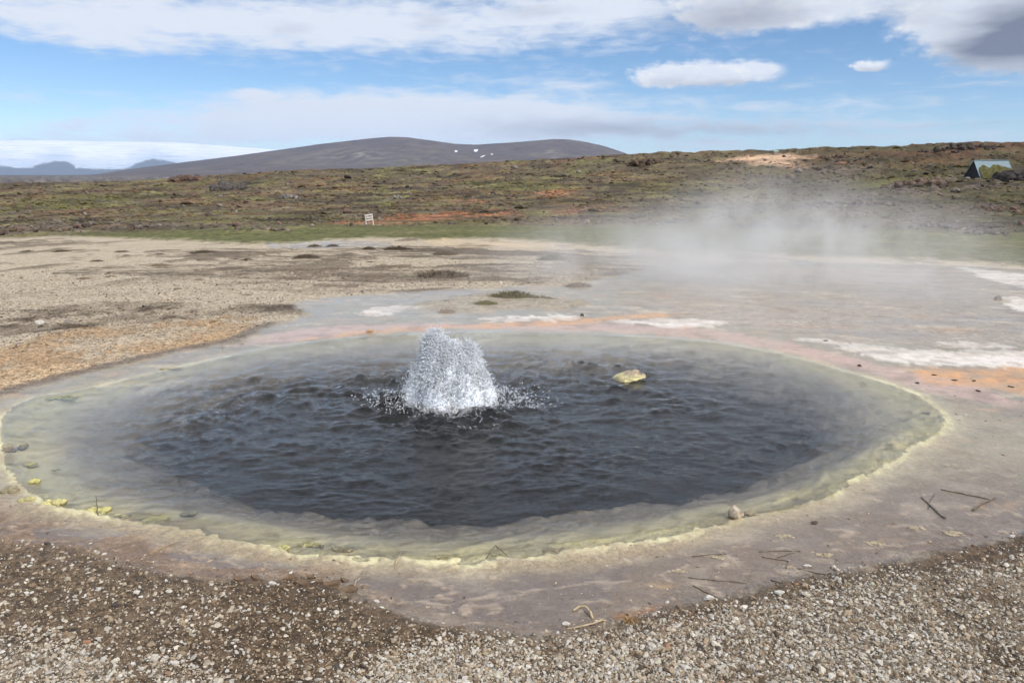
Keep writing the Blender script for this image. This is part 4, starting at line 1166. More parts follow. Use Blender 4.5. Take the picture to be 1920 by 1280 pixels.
BIG_H = [(910, 574, 30, "olive-green grassy hummock, nearer of two on the wet sinter behind the fountain", (112, 104, 66), 0.30, 520),
         (960, 560, 44, "long olive-brown grassy hummock, farther of two on the wet sinter behind the fountain", (106, 98, 70), 0.26, 620),
         (1010, 562, 32, "thin grey-green grass patch at the right end of the long hummock", (128, 118, 96), 0.16, 300),
         (838, 585, 20, "small grey-brown mound in the grey shallows left of the grassy hummocks", (136, 120, 104), 0.25, 160),
         (842, 567, 20, "low olive moss patch between the grey shallows and the grassy hummocks", (124, 114, 92), 0.16, 200),
         (1084, 537, 26, "grey-brown mound alone in the pale wet flat right of the grassy hummocks", (132, 120, 106), 0.26, 200),
         (830, 520, 48, "broad grey-brown moss mound on the brown gravel behind the fountain", (110, 98, 84), 0.18, 500),
         (1038, 488, 30, "dark green-brown grassy bank left of the steam", (92, 88, 66), 0.26, 360),
         (1128, 493, 26, "pale grey stony mound beside the steam's left edge", (146, 136, 120), 0.32, 120),
         (692, 468, 13, "dark round moss knob right of the far puddle", (78, 66, 52), 0.42, 140),
         (745, 469, 26, "long dark moss ridge right of the round knob by the far puddle", (74, 62, 48), 0.22, 260),
         (590, 463, 14, "dark moss knob just in front of the far puddle's left end", (88, 76, 60), 0.3, 140),
         (623, 463, 13, "dark moss knob just in front of the far puddle's middle", (88, 76, 60), 0.34, 140),
         (575, 484, 24, "broad dark moss cushion in the pale gravel below the far puddle", (86, 74, 60), 0.24, 260),
         (834, 478, 24, "brown moss cushion straight above the fountain at the far gravel", (104, 92, 74), 0.22, 240),
         (320, 430, 10, "", None, 0, 0)]
for i, (a_, b_, w_, lb, tn, hg, nb_) in enumerate(BIG_H):
    if lb: hummock(a_, b_, w_, lb, "moss and grass hummocks on the flat", tn, hg, 600 + i, nb_)
SMALL_H = [(51, 473, 13), (76, 474, 7), (116, 473, 17), (168, 478, 7), (228, 473, 13), (220, 480, 7), (237, 480, 10), (258, 480, 6), (182, 491, 15), (22, 496, 6), (380, 475, 24), (300, 478, 11),
           (462, 488, 13), (442, 487, 10), (418, 495, 10), (694, 492, 10)]
for i, (a_, b_, w_) in enumerate(SMALL_H):
    hummock(a_, b_, w_, ordinal(SMALL_H, i) + " of the small dark brown moss clumps on the far pale gravel", "dark moss clumps on the far gravel", (82, 69, 55), 0.19, 640 + i, 90, "moss_clump")
SMALL_T = [(158, 524, 14), (208, 520, 12), (288, 526, 10), (375, 526, 12), (330, 544, 14), (462, 554, 12), (300, 500, 20)]
for i, (a_, b_, w_) in enumerate(SMALL_T):
    hummock(a_, b_, w_, ordinal(SMALL_T, i) + " of the low grey-brown mounds on the open left gravel field", "low mounds on the left gravel field", (128, 112, 92), 0.24, 670 + i, 110, "gravel_mound")

# ------------------------------------------------------------------ stones round the spring
def stone_material(name, base, second, thr=(0.45, 0.6), scale=30.0, rough=0.8, spots=0.6):
    m, t = new_mat(name)
    b, out = bsdf(t, Roughness=rough)
    tcn = t.n('ShaderNodeTexCoord')
    n1 = t.noise(tcn.outputs['Object'], scale, 5, 0.65); n2 = t.noise(tcn.outputs['Object'], scale * 4, 5, 0.7)
    col = t.mix(t.step(n1.outputs[0], thr[0], thr[1]), srgba(*base), srgba(*second))
    col = t.vmath('MULTIPLY', col, t.step(n2.outputs[0], 0.3, 0.7, 1 - spots * 0.6, 1 + spots * 0.35))
    t.link(col, b.inputs['Base Color'])
    bp = t.n('ShaderNodeBump'); bp.inputs['Strength'].default_value = 0.7; bp.inputs['Distance'].default_value = 0.006
    t.link(n2.outputs[0], bp.inputs['Height']); t.link(bp.outputs[0], b.inputs['Normal'])
    return m
def stone(name, px, py, size, seed, mat, label, cat="stone", rz=0.0, sink=0.25, group=None, on_water=False, cuts=9, rough=0.16, sub=4):
    p = at(px, py)
    if not on_water: p[2] = zg(p[0], p[1])
    else: p[2] = 0.0
    V, Fc = rock_shape(seed, sub, cuts, rough, size)
    o = mesh_np(name, V, Fc, mat, None, None, None, False)
    o.location = (p[0], p[1], p[2] + size[2] * (1 - 2 * sink) * 0.5 + size[2] * 0.1)
    o.rotation_euler = (0, 0, rz)
    tag(o, label, cat, group)
    return o
# the yellow crusted rock in the pool: grey top, sulphur crust round the waterline
def crusted_rock():
    p = at(1178, 712); p[2] = 0.0
    V, Fc = rock_shape(79, 4, 7, 0.2, (0.14, 0.08, 0.075))
    V[:, 2] += V[:, 0] * 0.16
    root = empty("crusted_rock", p, -0.12)
    m, t = new_mat("crusted_rock")
    b, out = bsdf(t, Roughness=0.75)
    tcn = t.n('ShaderNodeTexCoord'); sp = t.n('ShaderNodeSeparateXYZ'); t.link(tcn.outputs['Object'], sp.inputs[0])
    n1 = t.noise(tcn.outputs['Object'], 22.0, 5, 0.6); n2 = t.noise(tcn.outputs['Object'], 90.0, 4, 0.6)
    hz = t.math('ADD', sp.outputs[2], t.math('MULTIPLY', t.math('SUBTRACT', n1.outputs[0], 0.5), 0.07))
    col = t.mix(t.step(hz, 0.028, 0.052), srgba(214, 202, 150), t.mix(t.step(n1.outputs[0], 0.4, 0.6), srgba(188, 168, 144), srgba(124, 112, 100)))
    col = t.mix(t.step(sp.outputs[2], 0.004, -0.012), col, srgba(58, 52, 46))
    col = t.vmath('MULTIPLY', col, t.step(n2.outputs[0], 0.3, 0.7, 0.8, 1.12))
    t.link(col, b.inputs['Base Color'])
    bp = t.n('ShaderNodeBump'); bp.inputs['Strength'].default_value = 0.6; bp.inputs['Distance'].default_value = 0.006
    t.link(n2.outputs[0], bp.inputs['Height']); t.link(bp.outputs[0], b.inputs['Normal'])
    o = mesh_np("stone", V, Fc, m, root, None, None, False); o.location.z = 0.002
    tag(root, "yellow-crusted rock sticking out of the dark water right of the fountain", "rock")
crusted_rock()
ROCK_M = stone_material("shore_rock", (196, 182, 160), (150, 134, 116), (0.45, 0.62), 26.0)
stone("shore_rock", 1379, 966, (0.038, 0.036, 0.048), 81, ROCK_M, "pitted pale rock on the near right rim, one face in shade", "rock", 0.5, 0.15, cuts=7, rough=0.12)
WHITE_M = stone_material("white_sinter_stone", (214, 208, 198), (186, 178, 166), (0.45, 0.62), 40.0)
GREY_M = stone_material("grey_sinter_stone", (158, 150, 140), (128, 118, 108), (0.45, 0.62), 40.0)
TAN_M = stone_material("tan_stone", (178, 154, 126), (148, 124, 98), (0.45, 0.62), 40.0)
DARK_M = stone_material("dark_stone", (74, 66, 60), (52, 46, 42), (0.45, 0.62), 60.0)
stone("white_stone", 75, 608, (0.072, 0.05, 0.03), 82, WHITE_M, "bright white flat stone on the dark gravel at far left", cuts=10)
stone("grey_stone", 129, 606, (0.05, 0.045, 0.036), 83, GREY_M, "round grey stone right of the white stone on dark gravel", cuts=6)
stone("tan_stone", 421, 597, (0.085, 0.05, 0.028), 84, TAN_M, "larger tan flat stone on the gravel left of the grey shallows")
stone("tan_stone", 399, 605, (0.055, 0.04, 0.028), 85, TAN_M, "smaller tan stone in front of the larger tan flat stone")
stone("white_stone", 1328, 1126, (0.024, 0.018, 0.013), 86, WHITE_M, "white stone at the gravel's edge below the ochre stain")
stone("white_stone", 1251, 1130, (0.010, 0.009, 0.008), 87, WHITE_M, "tiny white pebble alone in the brown wet margin")
stone("white_stone", 1462, 1118, (0.022, 0.018, 0.011), 88, WHITE_M, "broken white stone in the damp gravel right of centre")
stone("white_stone", 1514, 1062, (0.020, 0.008, 0.008), 89, WHITE_M, "slim white chip at the wet edge beside the dark stems")
stone("white_stone", 1898, 1010, (0.016, 0.012, 0.010), 90, WHITE_M, "small white stone at the right edge where gravel meets wet sinter")
stone("white_stone", 1062, 1170, (0.016, 0.011, 0.008), 91, WHITE_M, "white pebble left of the bent pale twig")
stone("white_stone", 706, 1132, (0.013, 0.011, 0.008), 92, WHITE_M, "white pebble on the bare brown soil at the puddle's left end")
stone("white_stone", 512, 1101, (0.017, 0.012, 0.009), 93, WHITE_M, "white pebble among the cracked mud flakes")
stone("pale_stone", 256, 1115, (0.017, 0.013, 0.009), 94, WHITE_M, "large round pale pebble on brown soil at lower left")
stone("pale_stone", 328, 1250, (0.016, 0.011, 0.009), 95, WHITE_M, "cream pebble in brown soil near the bottom edge at left")
stone("rust_stone", 165, 1210, (0.016, 0.012, 0.009), 96, stone_material("rust_stone", (178, 132, 100), (150, 106, 78), (0.45, 0.62), 60.0), "rust-orange pebble at lower left")
stone("dark_stone", 139, 1186, (0.010, 0.009, 0.009), 97, DARK_M, "black pebble among pale gravel at lower left")
stone("dark_stone", 236, 1138, (0.012, 0.009, 0.008), 98, DARK_M, "black pebble on brown soil above the rust-orange pebble")
stone("dark_stone", 1091, 593, (0.028, 0.022, 0.03), 99, DARK_M, "dark stone standing on the orange band behind the pool")
stone("dark_stone", 1611, 686, (0.022, 0.016, 0.014), 100, DARK_M, "single dark pebble on pink sinter behind the right rim")
stone("dark_stone", 1870, 562, (0.06, 0.05, 0.06), 101, GREY_M, "grey rock lump on the wet flat at far right")
CRUMBS = [(1790, 713), (1826, 714), (1834, 733), (1895, 725), (1752, 703), (1548, 640), (1720, 718)]
for i, (a_, b_) in enumerate(CRUMBS):
    stone("dark_crumb", a_, b_, (0.028, 0.016, 0.007), 110 + i, DARK_M, ordinal(CRUMBS, i) + " of the flat dark crumbs lying on the pink-orange sinter", "crumb", rz=i * 0.7, group="dark crumbs on the pink sinter", sub=2)

# ------------------------------------------------------------------ sulphur crust lumps on the rim
def crust_material():
    m, t = new_mat("sulphur_crust")
    b, out = bsdf(t, Roughness=0.8)
    ca = t.n('ShaderNodeAttribute', attribute_name='Col')
    tcn = t.n('ShaderNodeTexCoord')
    n2 = t.noise(tcn.outputs['Object'], 70.0, 5, 0.7); n1 = t.noise(tcn.outputs['Object'], 24.0, 4, 0.6)
    col = t.mix(t.step(n1.outputs[0], 0.5, 0.68, 0.0, 0.55), ca.outputs['Color'], srgba(138, 124, 98))
    col = t.vmath('MULTIPLY', col, t.step(n2.outputs[0], 0.3, 0.7, 0.72, 1.15))
    t.link(col, b.inputs['Base Color'])
    bp = t.n('ShaderNodeBump'); bp.inputs['Strength'].default_value = 0.8; bp.inputs['Distance'].default_value = 0.008
    t.link(n2.outputs[0], bp.inputs['Height']); t.link(bp.outputs[0], b.inputs['Normal'])
    return m
CRUST_M = crust_material()
def crust(px, py, wpx, label, tone=(212, 205, 128), seed=1, hgt=0.55, asp=0.6, name="sulphur_crust", cat="crust", group="sulphur crust lumps on the rim", n=9):
    """a knobbly heap of mineral crust: overlapping roughened nodules on one footing"""
    p = at(px, py); d = math.hypot(p[0], p[1]); w = wpx / F * d * 0.5
    p[2] = min(max(zg(p[0], p[1]), -0.012), 0.004)
    rng = np.random.default_rng(seed)
    Vs, Fs, Cs = [], [], []; off = 0
    for k in range(n):
        u, v = rng.uniform(-0.75, 0.75), rng.uniform(-0.7, 0.7)
        r = w * rng.uniform(0.22, 0.42) * (1 - 0.35 * abs(u)) * (9.0 / n) ** 0.7
        V, Fc = rock_shape(seed * 31 + k, 2, 3, 0.34, (r * 1.15, r, r * hgt * 1.3))
        V = V + np.array([u * w, v * w * asp, r * hgt * 0.35])
        Vs.append(V); Fs.append(Fc + off); off += len(V)
        tn = SR(*tone); tn = tn * 0.62 + 0.38 * np.array([0.50, 0.45, 0.29])
        cc = np.tile(tn * rng.uniform(0.7, 1.1), (len(V), 1))
        Cs.append(cc)
    o = mesh_np(name, np.concatenate(Vs), np.concatenate(Fs), CRUST_M, None, np.concatenate(Cs), None, True)
    o.location = p
    tag(o, label, cat, group)
BR = (146, 126, 104)
crust(18, 838, 50, "brown crumbly mat at the left frame edge, highest of the rim lumps", BR, 201, 0.35, 0.8)
crust(20, 866, 18, "small dull lump at the left edge below the brown mat", (172, 160, 116), 202)
crust(60, 868, 26, "yellow double lump standing in shallows at left, second from the edge", (206, 200, 124), 203)
crust(104, 877, 16, "small yellow lump farthest into the left shallows", (212, 206, 126), 204)
crust(62, 902, 26, "bright yellow lump leaning in the left shallows", (222, 214, 112), 205, 0.8)
crust(18, 920, 36, "olive-brown knobbly lump at the left edge above the near bank", (140, 126, 96), 206, 0.6)
crust(50, 938, 30, "yellow lump on the left rim beside the olive-brown lump", (206, 198, 122), 207)
crust(101, 943, 40, "tall yellow lump on the rim left of the upright stem", (216, 206, 128), 208, 0.75)
crust(186, 956, 46, "big sulphur-yellow lump with the upright stem", (220, 212, 122), 209, 0.6)
crust(225, 966, 34, "low tan and yellow crust right of the upright stem's lump", (206, 190, 130), 210, 0.35)
crust(287, 972, 56, "smooth pale yellow shelf crust jutting into the water at left", (206, 202, 134), 211, 0.3, 0.5)
crust(360, 958, 44, "dark knobbly strip breaking the water near the left rim", (132, 128, 100), 212, 0.35, 0.25)
crust(582, 1018, 66, "yellow crust ridge at the near rim left of centre", (212, 204, 122), 213, 0.5, 0.3, n=26)
crust(532, 1027, 26, "small yellow knob left of the near-rim crust ridge", (214, 208, 122), 214, 0.6)
crust(640, 1024, 50, "tan flat crust right of the near-rim crust ridge", (196, 180, 128), 215, 0.35, 0.3)
crust(110, 744, 90, "bright yellow crust line on the far left rim", (214, 210, 96), 216, 0.25, 0.35, n=60)
crust(318, 693, 46, "olive beaded crust on the far left rim at the water", (156, 152, 112), 217, 0.35, 0.3, n=40)
crust(693, 624, 16, "small orange mineral knob on the far rim left of the fountain", (206, 150, 84), 218, 0.7)
crust(840, 1040, 60, "low pale yellow crust at the nearest point of the rim", (208, 196, 128), 219, 0.25, 0.3, n=14)
crust(925, 1036, 36, "pale crust at the near rim under the bent grass blades", (202, 190, 140), 220, 0.25, 0.3)
crust(1040, 1026, 60, "tan crust ridge on the near rim right of the bent grass blades", (178, 156, 128), 221, 0.3, 0.3, n=14)
crust(1410, 962, 40, "brown crumbly crust trailing right from the pitted pale rock", (140, 120, 98), 222, 0.35, 0.4)
crust(1735, 772, 18, "small tan crumb heap inside the right rim", (166, 146, 112), 223, 0.35)
FLK = [(1275, 1070, 34), (1480, 1062, 26), (1350, 1046, 40), (1545, 1040, 40), (1640, 1018, 40), (1470, 1005, 40), (1720, 990, 36), (1790, 1000, 44)]
for i, (a_, b_, w_) in enumerate(FLK):
    crust(a_, b_, w_, ordinal(FLK, i) + " of the tan flake clusters in the lower right shallow film", (172, 150, 126), 230 + i, 0.14, 0.45, "mineral_flakes", "flakes", "tan flakes in the right shallows", n=14)

# ------------------------------------------------------------------ mud flakes along the cracked near bank
def flake(px, py, wpx, seed, mat, label):
    p = at(px, py); d = math.hypot(p[0], p[1]); w = wpx / F * d * 0.5
    p[2] = zg(p[0], p[1])
    rng = np.random.default_rng(seed)
    n = 9; th = np.sort(rng.uniform(0, 2 * math.pi, n)); r = rng.uniform(0.6, 1.1, n)
    ring = np.stack([np.cos(th) * r * w, np.sin(th) * r * w * 0.75], 1)
    V = [(a, b, 0.010 + 0.004 * rng.uniform(-1, 1)) for a, b in ring] + [(a * 1.05, b * 1.05, -0.012) for a, b in ring]
    Fc = [(0, i, i + 1) for i in range(1, n - 1)] + sum([[(i, n + i, n + (i + 1) % n), (i, n + (i + 1) % n, (i + 1) % n)] for i in range(n)], [])
    o = mesh_np("mud_flake", np.array(V), np.array(Fc), mat, None, None, None, False)
    o.location = p; o.rotation_euler = (rng.normal(0, 0.12), rng.normal(0, 0.12), 0)
    tag(o, label, "mud flake", "dried mud flakes on the near bank")
MUD_M = stone_material("dried_mud", (122, 98, 74), (98, 78, 58), (0.45, 0.62), 30.0)
MUD = [(452, 1095, 24), (478, 1092, 22), (545, 1090, 26), (566, 1104, 34), (600, 1098, 22), (620, 1102, 40), (640, 1090, 30), (530, 1108, 18), (655, 1110, 44), (585, 1090, 18)]
for i, (a_, b_, w_) in enumerate(MUD):
    flake(a_, b_, w_, 300 + i, MUD_M, ordinal(MUD, i) + " of the brown mud flakes on the cracked bank by the long puddle")

# ------------------------------------------------------------------ stems, twigs and grass
def tube(name, pts, r0, r1, mat, sides=6, parent=None):
    pts = [np.array(p, float) for p in pts]
    fine = []
    for i in range(len(pts) - 1):
        seg_l = np.linalg.norm(pts[i + 1] - pts[i])
        for k in range(4):
            w_ = 0.022 * seg_l * math.sin(i * 2.1 + k * 1.7 + len(pts) + r0 * 9e3) if sides != 4 else 0.0
            fine.append(pts[i] + (pts[i + 1] - pts[i]) * k / 4 + np.array([w_, w_ * 0.7, abs(w_) * 0.4]))
    fine.append(pts[-1]); n = len(fine)
    V, Fc = [], []
    for i, p in enumerate(fine):
        tg = fine[min(i + 1, n - 1)] - fine[max(i - 1, 0)]; tg /= np.linalg.norm(tg) + 1e-9
        s = np.cross(tg, [0, 0, 1.0]);
        if np.linalg.norm(s) < 1e-3: s = np.array([1.0, 0, 0])
        s /= np.linalg.norm(s); u = np.cross(s, tg)
        r = (r0 + (r1 - r0) * i / (n - 1)) * (1 + 0.15 * math.sin(i * 2.3))
        for k in range(sides):
            a = 2 * math.pi * k / sides
            V.append(p + s * math.cos(a) * r + u * math.sin(a) * r)
    for i in range(n - 1):
        for k in range(sides):
            Fc.append((i * sides + k, i * sides + (k + 1) % sides, (i + 1) * sides + (k + 1) % sides, (i + 1) * sides + k))
    V.append(fine[0]); V.append(fine[-1])
    tri = [((n - 1) * sides + k, (n - 1) * sides + (k + 1) % sides, len(V) - 1, len(V) - 1) for k in range(sides)]
    me = bpy.data.meshes.new(name)
    me.from_pydata([tuple(v) for v in V], [], [f for f in Fc] + [(a, b, c) for a, b, c, _ in tri] + [((k + 1) % sides, k, len(V) - 2) for k in range(sides)])
    me.materials.append(mat)
    for pl in me.polygons: pl.use_smooth = True
    return link(bpy.data.objects.new(name, me), parent)
def wood(name, a, b):
    m, t = new_mat(name)
    bs, out = bsdf(t, Roughness=0.75)
    tcn = t.n('ShaderNodeTexCoord'); n1 = t.noise(tcn.outputs['Object'], 60.0, 5, 0.7)
    t.link(t.mix(t.step(n1.outputs[0], 0.35, 0.65), srgba(*a), srgba(*b)), bs.inputs['Base Color'])
    return m
STEM_M = wood("dark_stem", (86, 78, 66), (120, 108, 92)); PALE_M = wood("pale_twig", (196, 176, 140), (168, 146, 112)); STRAW_M = wood("straw", (188, 158, 108), (142, 112, 72)); GREYSTICK_M = wood("grey_stick", (142, 132, 122), (96, 88, 80))
def stem(name, pxs, r0, r1, mat, label, cat, lifts=None, group=None):
    P = []
    for i, (a_, b_) in enumerate(pxs):
        p = at(a_, b_); p[2] = zg(p[0], p[1]) + r0 * 0.7 + (lifts[i] if lifts else 0)
        P.append(p)
    base = P[0].copy()
    o = tube(name, [p - base for p in P], r0 * 1.25, r1 * 1.25, mat)
    o.location = base
    tag(o, label, cat, group)
stem("grey_stick", [(1728, 933), (1742, 945), (1758, 961), (1772, 972)], 0.0042, 0.0062, GREYSTICK_M, "thickest grey stick lying in the shallow film at right", "stick")
stem("stem", [(1752, 927), (1742, 943), (1740, 955)], 0.0020, 0.0014, STEM_M, "thin twig crossing the thickest grey stick's upper end", "twig")
stem("stem", [(1764, 918), (1810, 927), (1855, 936)], 0.0022, 0.0030, STEM_M, "long straight dark stem at right, touching the short bent stem", "stem")
stem("stem", [(1824, 957), (1840, 946), (1866, 934)], 0.0040, 0.0024, STEM_M, "short dark bent stem on the tan patch near the right edge", "stem")
stem("stem", [(1290, 1083), (1340, 1088), (1400, 1093)], 0.0016, 0.0018, STEM_M, "pale olive straight stem at lower right above the white stone", "stem")
stem("stem", [(1300, 1098), (1322, 1110), (1345, 1122)], 0.0018, 0.0022, STEM_M, "slanting stem running down to the gravel by the white stone", "stem")
stem("stem", [(1298, 1043), (1330, 1041), (1368, 1039)], 0.0018, 0.0016, STEM_M, "leftmost of the dark stems in the lower right film", "stem")
stem("stem", [(1424, 1034), (1460, 1033), (1500, 1033)], 0.0018, 0.0014, STEM_M, "topmost level dark stem in the lower right film", "stem")
stem("stem", [(1456, 1046), (1480, 1038), (1500, 1034)], 0.0016, 0.0014, STEM_M, "thin stem slanting up to the topmost level stem's right end", "stem")
stem("stem", [(1428, 1044), (1452, 1048), (1478, 1052), (1474, 1066)], 0.0020, 0.0018, STEM_M, "dark hooked stem with its end bent toward the gravel", "stem")
stem("twig", [(1446, 1088), (1462, 1098), (1500, 1106)], 0.0024, 0.0014, STEM_M, "dark brown twig at the gravel edge right of the white stone", "twig")
stem("twig", [(1496, 1066), (1530, 1074), (1560, 1084)], 0.0022, 0.0016, STEM_M, "dark twig beside the slim white chip at the wet edge", "twig")
stem("bent_twig", [(1074, 1144), (1086, 1140), (1098, 1142), (1107, 1151), (1111, 1160)], 0.0030, 0.0044, PALE_M, "bent pale hook-shaped twig at the lower centre shore", "twig", [0, 0.008, 0.012, 0.008, 0])
stem("root", [(1062, 1181), (1085, 1179), (1112, 1173), (1128, 1165), (1136, 1165)], 0.0018, 0.0034, PALE_M, "long thin pale root lying along the bottom shore", "root", [0, 0.003, 0.004, 0.004, 0])
stem("stem", [(184, 966), (182, 950), (181, 938)], 0.0022, 0.0012, STEM_M, "upright dark stem in the yellow crust at left", "stem", [0.0, 0.03, 0.055])
stem("grass_blade", [(912, 1042), (921, 1031), (929, 1022)], 0.0012, 0.0016, STEM_M, "left of the two grass blades forming a peak on the near rim", "grass", [0, 0.01, 0.02])
stem("grass_blade", [(929, 1022), (942, 1033), (953, 1044)], 0.0016, 0.0012, STEM_M, "right of the two grass blades forming a peak on the near rim", "grass", [0.02, 0.01, 0])
stem("twig", [(740, 1066), (744, 1056), (752, 1048)], 0.0016, 0.0012, PALE_M, "thin pale twig upright on the near rim left of centre", "twig", [0, 0.008, 0.016])
stem("twig", [(664, 1100), (668, 1090), (676, 1086)], 0.0020, 0.0014, PALE_M, "forked pale twig above the mud flakes", "twig", [0, 0.006, 0.01])
stem("twig", [(280, 1040), (310, 1028), (335, 1018)], 0.0016, 0.0012, STRAW_M, "straw-coloured stalk on the brown margin between the two left puddles", "twig", [0, 0.003, 0.004])
def tuft(px, py, label, seed=5, n=46, L=0.075):
    p = at(px, py); p[2] = zg(p[0], p[1])
    rng = np.random.default_rng(seed)
    V, Fc, Cs = [], [], []
    for k in range(n):
        th = rng.uniform(0, 2 * math.pi); ln = L * rng.uniform(0.5, 1.1); wd = 0.0013
        out = np.array([math.cos(th), math.sin(th) * 0.8, 0]); side = np.array([-math.sin(th), math.cos(th), 0]) * wd
        b0 = rng.normal(0, 0.006, 3); b0[2] = 0.004
        prev = None
        for s in range(4):
            t = s / 3
            q = b0 + out * ln * t * 0.85 + np.array([0, 0, 1]) * (ln * 0.75 * t * (1.25 - t))
            V += [q - side * (1 - 0.7 * t), q + side * (1 - 0.7 * t)]
            if s: i = len(V); Fc.append((i - 4, i - 3, i - 1, i - 2))
        cc = np.array([SR(196, 164, 112), SR(160, 124, 78), SR(120, 88, 56)][rng.integers(3)])
        Cs += [cc] * 8
    o = mesh_np("dry_grass_tuft", np.array(V), np.array(Fc), BLADE_M, None, np.array(Cs), None, False)
    o.location = p
    tag(o, label, "grass tuft")
tuft(1178, 1172, "dry straw-coloured grass tuft among white chips at the bottom shore")

# ------------------------------------------------------------------ notice board
def paint_white():
    m, t = new_mat("white_paint")
    b, out = bsdf(t, Roughness=0.55)
    tcn = t.n('ShaderNodeTexCoord'); n1 = t.noise(tcn.outputs['Object'], 14.0, 5, 0.6)
    t.link(t.mix(t.step(n1.outputs[0], 0.35, 0.7), srgba(232, 226, 216), srgba(206, 198, 188)), b.inputs['Base Color'])
    return m
WP = paint_white()
def box(name, c, s, mat, parent, rot=(0, 0, 0), bev=0.006):
    import bmesh
    bm = bmesh.new(); bmesh.ops.create_cube(bm, size=1.0)
    for v in bm.verts: v.co = Vector((v.co.x * s[0], v.co.y * s[1], v.co.z * s[2]))
    if bev: bmesh.ops.bevel(bm, geom=bm.edges[:], offset=bev, segments=1, affect='EDGES')
    me = bpy.data.meshes.new(name); bm.to_mesh(me); bm.free(); me.materials.append(mat)
    o = bpy.data.objects.new(name, me); o.location = c; o.rotation_euler = rot
    return link(o, parent)
p = at(694, 424); p[2] = zg(p[0], p[1]) - 0.03
sd_ = math.hypot(p[0], p[1]); u_ = sd_ / F
board = empty("notice_board", p, -math.atan2(p[0], p[1]) * 0 + 0.18)
board.rotation_euler = (0.0, -0.10, 0.22)
W_ = 12.6 * u_; H_ = 21.5 * u_
for sx_ in (-0.5, 0.5):
    box("post", (sx_ * W_, 0, H_ * 0.5 + (0.02 if sx_ > 0 else 0)), (0.075, 0.075, H_), WP, board)
for k in range(3):
    box("plank", (0, -0.06, H_ * (0.93 - 0.205 * k)), (W_ - 0.0, 0.03, H_ * 0.125), WP, board)
tag(board, "small white notice board with three planks on two leaning posts", "sign")

